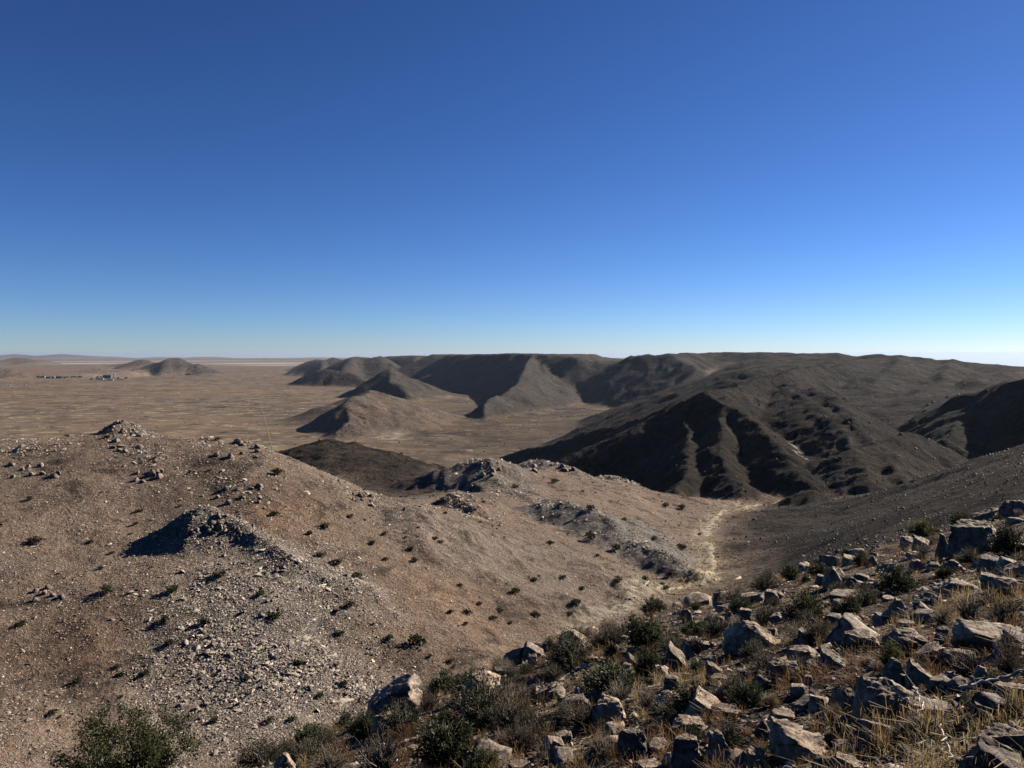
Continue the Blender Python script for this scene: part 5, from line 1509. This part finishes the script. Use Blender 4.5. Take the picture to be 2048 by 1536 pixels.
# ------------------------------------------------------------------ dead branches at the lower right and on the brow rock
def dead_branch(picks, r0, label, lift=.12, forks=3, seed=0):
    rng = np.random.default_rng(seed)
    P = []
    for (px, py) in picks:
        q = ground_hit(px, py + 14)
        if q is None or (P and np.linalg.norm(q - P[0]) > 6) or q[1] > 40: q = at(px, py, P[0][1] if P else 14.0)
        P.append(q + [0, 0, lift])
    P = np.array(P)
    # finer, kinked line
    t = np.linspace(0, len(P) - 1, 5 * len(P)); i = np.minimum(t.astype(int), len(P) - 2); f = (t - i)[:, None]
    Q = P[i] * (1 - f) + P[i + 1] * f
    L = np.linalg.norm(P[-1] - P[0])
    Q += rng.normal(0, .012 * L, Q.shape)
    o = bpy.data.objects.new('dead_branch', tubes_mesh('dead_branch', [(Q - Q[0], np.linspace(r0, r0 * .4, len(Q)))], DEAD, 6))
    o.location = Q[0]
    link(o, label=label, cat='branch', group='dead branches')
    for k in range(forks):
        j = int(rng.integers(2, len(Q) - 2))
        d = (Q[j + 1] - Q[j]); d = d / np.linalg.norm(d) + rng.normal(0, .6, 3) + [0, 0, .3]
        d /= np.linalg.norm(d)
        m = 6; pts = [Q[j]]
        for _ in range(m):
            d = d + rng.normal(0, .25, 3); d /= np.linalg.norm(d); pts.append(pts[-1] + d * L * .06)
        tw = bpy.data.objects.new('twig', tubes_mesh('twig', [(np.array(pts) - Q[0], np.linspace(r0 * .5, r0 * .2, m + 1))], DEAD, 5))
        link(tw, o)
dead_branch([(1920, 1400), (1960, 1388), (2010, 1374), (2060, 1360)], .020, 'thick bleached dead branch lying over rocks at the right edge', .14, 4, 1)
dead_branch([(1834, 1385), (1840, 1410), (1846, 1425), (1838, 1450)], .008, 'knotty bleached twig hanging in front of the low row of slabs', .10, 3, 2)
dead_branch([(1862, 1450), (1880, 1475), (1895, 1500), (1906, 1536)], .007, 'bleached crooked twig rising from the bottom edge near the right', .10, 4, 3)
dead_branch([(742, 1400), (755, 1425), (772, 1432)], .010, 'white curved dead twig on the large sloping brow rock', .35, 2, 4)
dead_branch([(1835, 1492), (1850, 1485), (1866, 1478)], .009, 'short thick bleached stick in the grass below the low slabs', .06, 1, 5)

# ------------------------------------------------------------------ far out on the plain: mine, houses, tracks
def box_mesh(name, dims, mat, roof=None):
    """a shed: box with an optional gabled top, origin at the middle of its base"""
    w, d, h = (v / 2 for v in dims[:2]), None, None
    w = dims[0] / 2; d = dims[1] / 2; h = dims[2]
    if roof:
        V = [(-w, -d, 0), (w, -d, 0), (w, d, 0), (-w, d, 0), (-w, -d, h), (w, -d, h), (w, d, h), (-w, d, h), (-w, 0, h + roof), (w, 0, h + roof)]
        F = [(0, 1, 5, 4), (2, 3, 7, 6), (0, 4, 7, 3), (1, 2, 6, 5), (4, 5, 9, 8), (6, 7, 8, 9), (4, 8, 7, 7), (5, 6, 9, 9)]
        me = bpy.data.meshes.new(name)
        me.from_pydata(V, [], [tuple(dict.fromkeys(f)) for f in F]); me.materials.append(mat); return me
    V = [(-w, -d, 0), (w, -d, 0), (w, d, 0), (-w, d, 0), (-w, -d, h), (w, -d, h), (w, d, h), (-w, d, h)]
    F = [(0, 1, 5, 4), (1, 2, 6, 5), (2, 3, 7, 6), (3, 0, 4, 7), (4, 5, 6, 7), (3, 2, 1, 0)]
    me = bpy.data.meshes.new(name); me.from_pydata(V, [], F); me.materials.append(mat); return me

def beams(name, segs, mat, r=.8):
    return tubes_mesh(name, [(np.array([a, b], float), [rr if (rr := (c[0] if c else r)) else r, rr]) for a, b, *c in segs], mat, 4)

def plain_point(px, py):
    p = ground_hit(px, py, 1500)
    return p

def building(px, py, w, d, h, roof, label, wall=CLAD, name='building', rz=0.0, nwin=4):
    p = plain_point(px, py)
    o = bpy.data.objects.new(name, None); o.location = (p[0], p[1], p[2] - .5); o.rotation_euler = (0, 0, rz)
    link(o, label=label, cat='building' if name != 'house' else 'house')
    link(bpy.data.objects.new('wall', box_mesh('wall', (w, d, h), wall)), o)
    rf = box_mesh('roof', (w * 1.04, d * 1.06, h * .04 + .2), ROOFING, roof)
    r_ = bpy.data.objects.new('roof', rf); r_.location = (0, 0, h + .05); link(r_, o)
    wm = box_mesh('window', (w / (nwin * 2.4), .3, h * .25), GLASS)
    for k in range(nwin):
        q = bpy.data.objects.new('window', wm); q.location = (-w / 2 + (k + .5) * w / nwin, -d / 2 - .1, h * .45); link(q, o)
    dm = bpy.data.objects.new('door', box_mesh('door', (w * .08, .3, h * .5), DSTEEL)); dm.location = (w * .0, -d / 2 - .12, 0.1); link(dm, o)
    return o

def build_mine():
    p = plain_point(228, 758.5)
    o = bpy.data.objects.new('headframe', None); o.location = p - [0, 0, .5]
    link(o, label='pale grey A-shaped mine headframe on the plain beside the large shed', cat='headframe')
    H = 42.0
    for sx in (-1, 1):
        for sy in (-1, 1):
            leg = beams('leg', [((-8 + sx * 4.5, sy * 4.5, 0), (-3 + sx * 2.5, sy * 3, H))], STEEL, 1.1)
            link(bpy.data.objects.new('leg', leg), o)
    for sy in (-1, 1):
        link(bpy.data.objects.new('back_leg', beams('back_leg', [((18, sy * 6, 0), (1.5, sy * 3, H - 3))], STEEL, 1.3)), o)
    link(bpy.data.objects.new('bracing', beams('bracing', [((-12 + 1.6 * k, s * (4.5 - .25 * k), 6.5 * k), (-3.2 + .15 * k, s * (4.3 - .25 * k), 6.5 * (k + 1))) for k in range(6) for s in (-1, 1)] + [((12 - 4 * k, -5, 9 + 9 * k), (12 - 4 * k, 5, 9 + 9 * k)) for k in range(3)], STEEL, .5)), o)
    pf = bpy.data.objects.new('platform', box_mesh('platform', (11, 9, 1.2), STEEL)); pf.location = (-2, 0, H - 1); link(pf, o)
    for sy in (-1, 1):
        a = np.linspace(0, 2 * math.pi, 17)
        rim = np.stack([-2 + 3.2 * np.cos(a), np.full(17, sy * 1.5), H + 3.4 + 3.2 * np.sin(a)], 1)
        wh = bpy.data.objects.new('sheave_wheel', tubes_mesh('sheave_wheel', [(rim, [.4] * 17)], DSTEEL, 4)); link(wh, o)
        link(bpy.data.objects.new('spokes', beams('spokes', [((-2, sy * 1.5, H + 3.4), (-2 + 3.2 * math.cos(k), sy * 1.5, H + 3.4 + 3.2 * math.sin(k))) for k in np.linspace(0, 6.28, 7)[:-1]], DSTEEL, .2)), wh)
    building(216, 757, 64, 34, 26, 6, 'large dark grey mine shed left of the headframe', nwin=6)
    building(200, 759, 60, 22, 9, 3, 'long low pale-roofed mine building left of the large shed', STEEL, nwin=7)
    building(221, 760.5, 44, 14, 7, 2, 'low pale building in front of the large mine shed', WHITE, nwin=5)
    building(240, 759.5, 55, 10, 4, 1, 'very low grey building right of the headframe', nwin=6)
    building(88, 755.5, 22, 16, 14, 3, 'small white-fronted building among dark trees left of the mine', WHITE, nwin=3)
    building(97, 756.5, 38, 18, 12, 3, 'dark shed among trees left of the pale tank', nwin=4)
    building(119, 756.5, 46, 18, 13, 4, 'dark shed among trees right of the pale tank', nwin=4)
    # tank
    p = plain_point(108.5, 756.5)
    t = bpy.data.objects.new('water_tank', None); t.location = p - [0, 0, .3]; link(t, label='pale cylindrical tank between dark sheds on the plain', cat='tank')
    V, F = tube([(0, 0, 0), (0, 0, 15), (0, 0, 15.01), (0, 0, 17.5)], [8, 8, 8.4, .4], 20)
    link(bpy.data.objects.new('shell', np_mesh('shell', V[:40], F[:20], STEEL, False)), t)
    link(bpy.data.objects.new('roof', np_mesh('roof', V[40:], F[40:] - 40, WHITE, False)), t)
    link(bpy.data.objects.new('ladder', beams('ladder', [((-.6, -8.3, 0), (-.6, -8.3, 15.5)), ((.6, -8.3, 0), (.6, -8.3, 15.5))], DSTEEL, .15)), t)
    building(18, 772, 13, 7, 3.5, 1.5, 'bright white house farthest left on the plain', WHITE, 'house', .1, 3)
    building(50, 769.6, 11, 7, 3.5, 1.5, 'small white house second from the left on the plain', WHITE, 'house', -.1, 3)
    building(75, 769, 10, 7, 3.5, 1.5, 'small white house third from the left on the plain', WHITE, 'house', .2, 3)
    building(128 + 250, 748.5, 40, 10, 5, 1.5, 'tiny pale building at the foot of the broad hill', WHITE, nwin=4)
    # trees about the sheds
    rng = np.random.default_rng(95)
    protos = []
    for k in range(4):
        c = rng.normal(0, 1, (9, 3)) * [.26, .26, .16] + [0, 0, .62]
        nl = 500; i = rng.integers(0, 9, nl)
        d = rng.normal(0, 1, (nl, 3)); d /= np.linalg.norm(d, axis=1, keepdims=True)
        V, F, sh = leaves(c[i] + d * rng.uniform(.05, .2, (nl, 1)), d, .16, rng, .8)
        me = np_mesh('crown', V, F, LEAF['dark']); add_attr(me, sh)
        tr = tubes_mesh('trunk', [([(0, 0, 0), (.02, 0, .3), (0, .02, .62)], [.04, .03, .015]), ([(.01, 0, .28), (.15, .05, .6)], [.02, .01]), ([(.01, 0, .3), (-.16, -.05, .6)], [.02, .01])], BARK, 5)
        protos.append((me, tr))
    TREES = [(76, 756), (80, 755.6), (84, 756.2), (93, 755.4), (101, 755.6), (104, 756.2), (112, 755.6), (115, 756.3), (125, 755.8), (130, 756.2), (136, 755.5), (143, 755.4), (150, 755.6), (158, 755.3), (163, 755.8), (195, 755.5), (203, 756), (236, 757.5), (184, 760.5), (252, 757.5)]
    for k, (px, py) in enumerate(TREES):
        p = plain_point(px, py)
        o = bpy.data.objects.new('plain_tree', None); o.location = p; s = rng.uniform(11, 17); o.scale = (s * 1.3, s * 1.3, s); o.rotation_euler = (0, 0, rng.uniform(0, 6))
        link(o, label=nth(sorted(TREES).index((px, py))) + ' from the left of the distant dark trees about the mine', cat='tree', group='trees about the mine')
        m = protos[k % 4]
        link(bpy.data.objects.new('crown', m[0]), o); link(bpy.data.objects.new('trunk', m[1]), o)
build_mine()

def track(picks, width, mat, label, name='track', lift=.45, ruts=False):
    P = np.array([plain_point(*q) for q in picks])
    t = np.linspace(0, len(P) - 1, 40 * (len(P) - 1)); i = np.minimum(t.astype(int), len(P) - 2); f = (t - i)[:, None]
    Q = (P[i] * (1 - f) + P[i + 1] * f)[:, :2]
    for _ in range(12 if len(P) > 2 else 0):
        Q[1:-1] = (Q[:-2] + 2 * Q[1:-1] + Q[2:]) / 4
    d = np.gradient(Q, axis=0); d /= np.linalg.norm(d, axis=1, keepdims=True)
    s = np.stack([-d[:, 1], d[:, 0]], 1)
    wv = width * (1 + .25 * gnoise(Q[:, 0] / 40, Q[:, 1] / 40, 601))[:, None]
    rows = []
    for off in (-.5, 0, .5):
        q = Q + s * wv * off
        z = height(q[:, 0], q[:, 1]) + lift + (.12 if off == 0 else 0)
        rows.append(np.hstack([q, z[:, None]]))
    n = len(Q)
    V = np.vstack(rows)
    k = np.arange(n - 1)
    F = np.vstack([np.stack([k + a * n, k + 1 + a * n, k + 1 + (a + 1) * n, k + (a + 1) * n], 1) for a in (0, 1)])[:, ::-1]
    link(bpy.data.objects.new(name, np_mesh(name, V, F, mat, True)), label=label, kind='structure')
track([(519, 795), (523, 815), (530, 840), (538, 872), (546, 905)], 2.8, EARTH, 'straight pale dirt track running across the plain toward the range')
track([(330, 791), (420, 794), (485, 799), (500, 804), (494, 811), (470, 815), (440, 819)], 4.5, EARTH, 'pale dirt track curving back on itself on the plain')
track([(-60, 779), (100, 782), (250, 786), (340, 790)], 9.0, DARK_EARTH, 'dark line of road crossing the plain on the left', 'road', .6)
track([(60, 760), (150, 760.5), (250, 761.5), (330, 763)], 16.0, DARK_EARTH, 'dark road passing before the mine', 'road', .8)

# ------------------------------------------------------------------ the dry wash
def build_wash():
    W = np.array([at(*p)[:2] for p in [(1270, 1205, 180), (1340, 1182, 198), (1430, 1160, 222), (1420, 1130, 258), (1398, 1100, 300), (1400, 1080, 330), (1425, 1055, 378), (1450, 1040, 410), (1490, 1022, 455), (1560, 1003, 530)]])
    t = np.linspace(0, len(W) - 1, 36 * (len(W) - 1)); i = np.minimum(t.astype(int), len(W) - 2); f = (t - i)[:, None]
    Q = W[i] * (1 - f) + W[i + 1] * f
    for _ in range(60): Q[1:-1] = (Q[:-2] + 2 * Q[1:-1] + Q[2:]) / 4
    d = np.gradient(Q, axis=0); d /= np.linalg.norm(d, axis=1, keepdims=True)
    s = np.stack([-d[:, 1], d[:, 0]], 1)
    l = np.concatenate([[0], np.cumsum(np.linalg.norm(np.diff(Q, axis=0), axis=1))])
    Q = Q + s * (2.6 * gnoise(l / 17, l * 0 + .5, 611) + 1.0 * gnoise(l / 6, l * 0 + .5, 612))[:, None]
    w = (1.5 + 1.0 * gnoise(l / 11, l * 0 + 3.5, 613) + .6 * gnoise(l / 3.5, l * 0 + 7.5, 614))[:, None] * np.clip(np.minimum(l, l[-1] - l) / 20, .05, 1)[:, None]
    w = np.maximum(w, .12)
    rows = []
    for off in np.linspace(-1, 1, 5):
        q = Q + s * w * off
        z = height(q[:, 0], q[:, 1]) + .30 * (1 - abs(off)) + .02
        rows.append(np.hstack([q, z[:, None]]))
    n = len(Q); k = np.arange(n - 1)
    F = np.vstack([np.stack([k + a * n, k + 1 + a * n, k + 1 + (a + 1) * n, k + (a + 1) * n], 1) for a in range(4)])
    me = np_mesh('wash', np.vstack(rows), F, plain_material('pale_wash_sand', (.27, .228, .165), 1.0, .35, .35, .05), True)
    link(bpy.data.objects.new('wash', me), label='pale sandy dry wash winding between the basin and the dark slope', kind='structure')
build_wash()
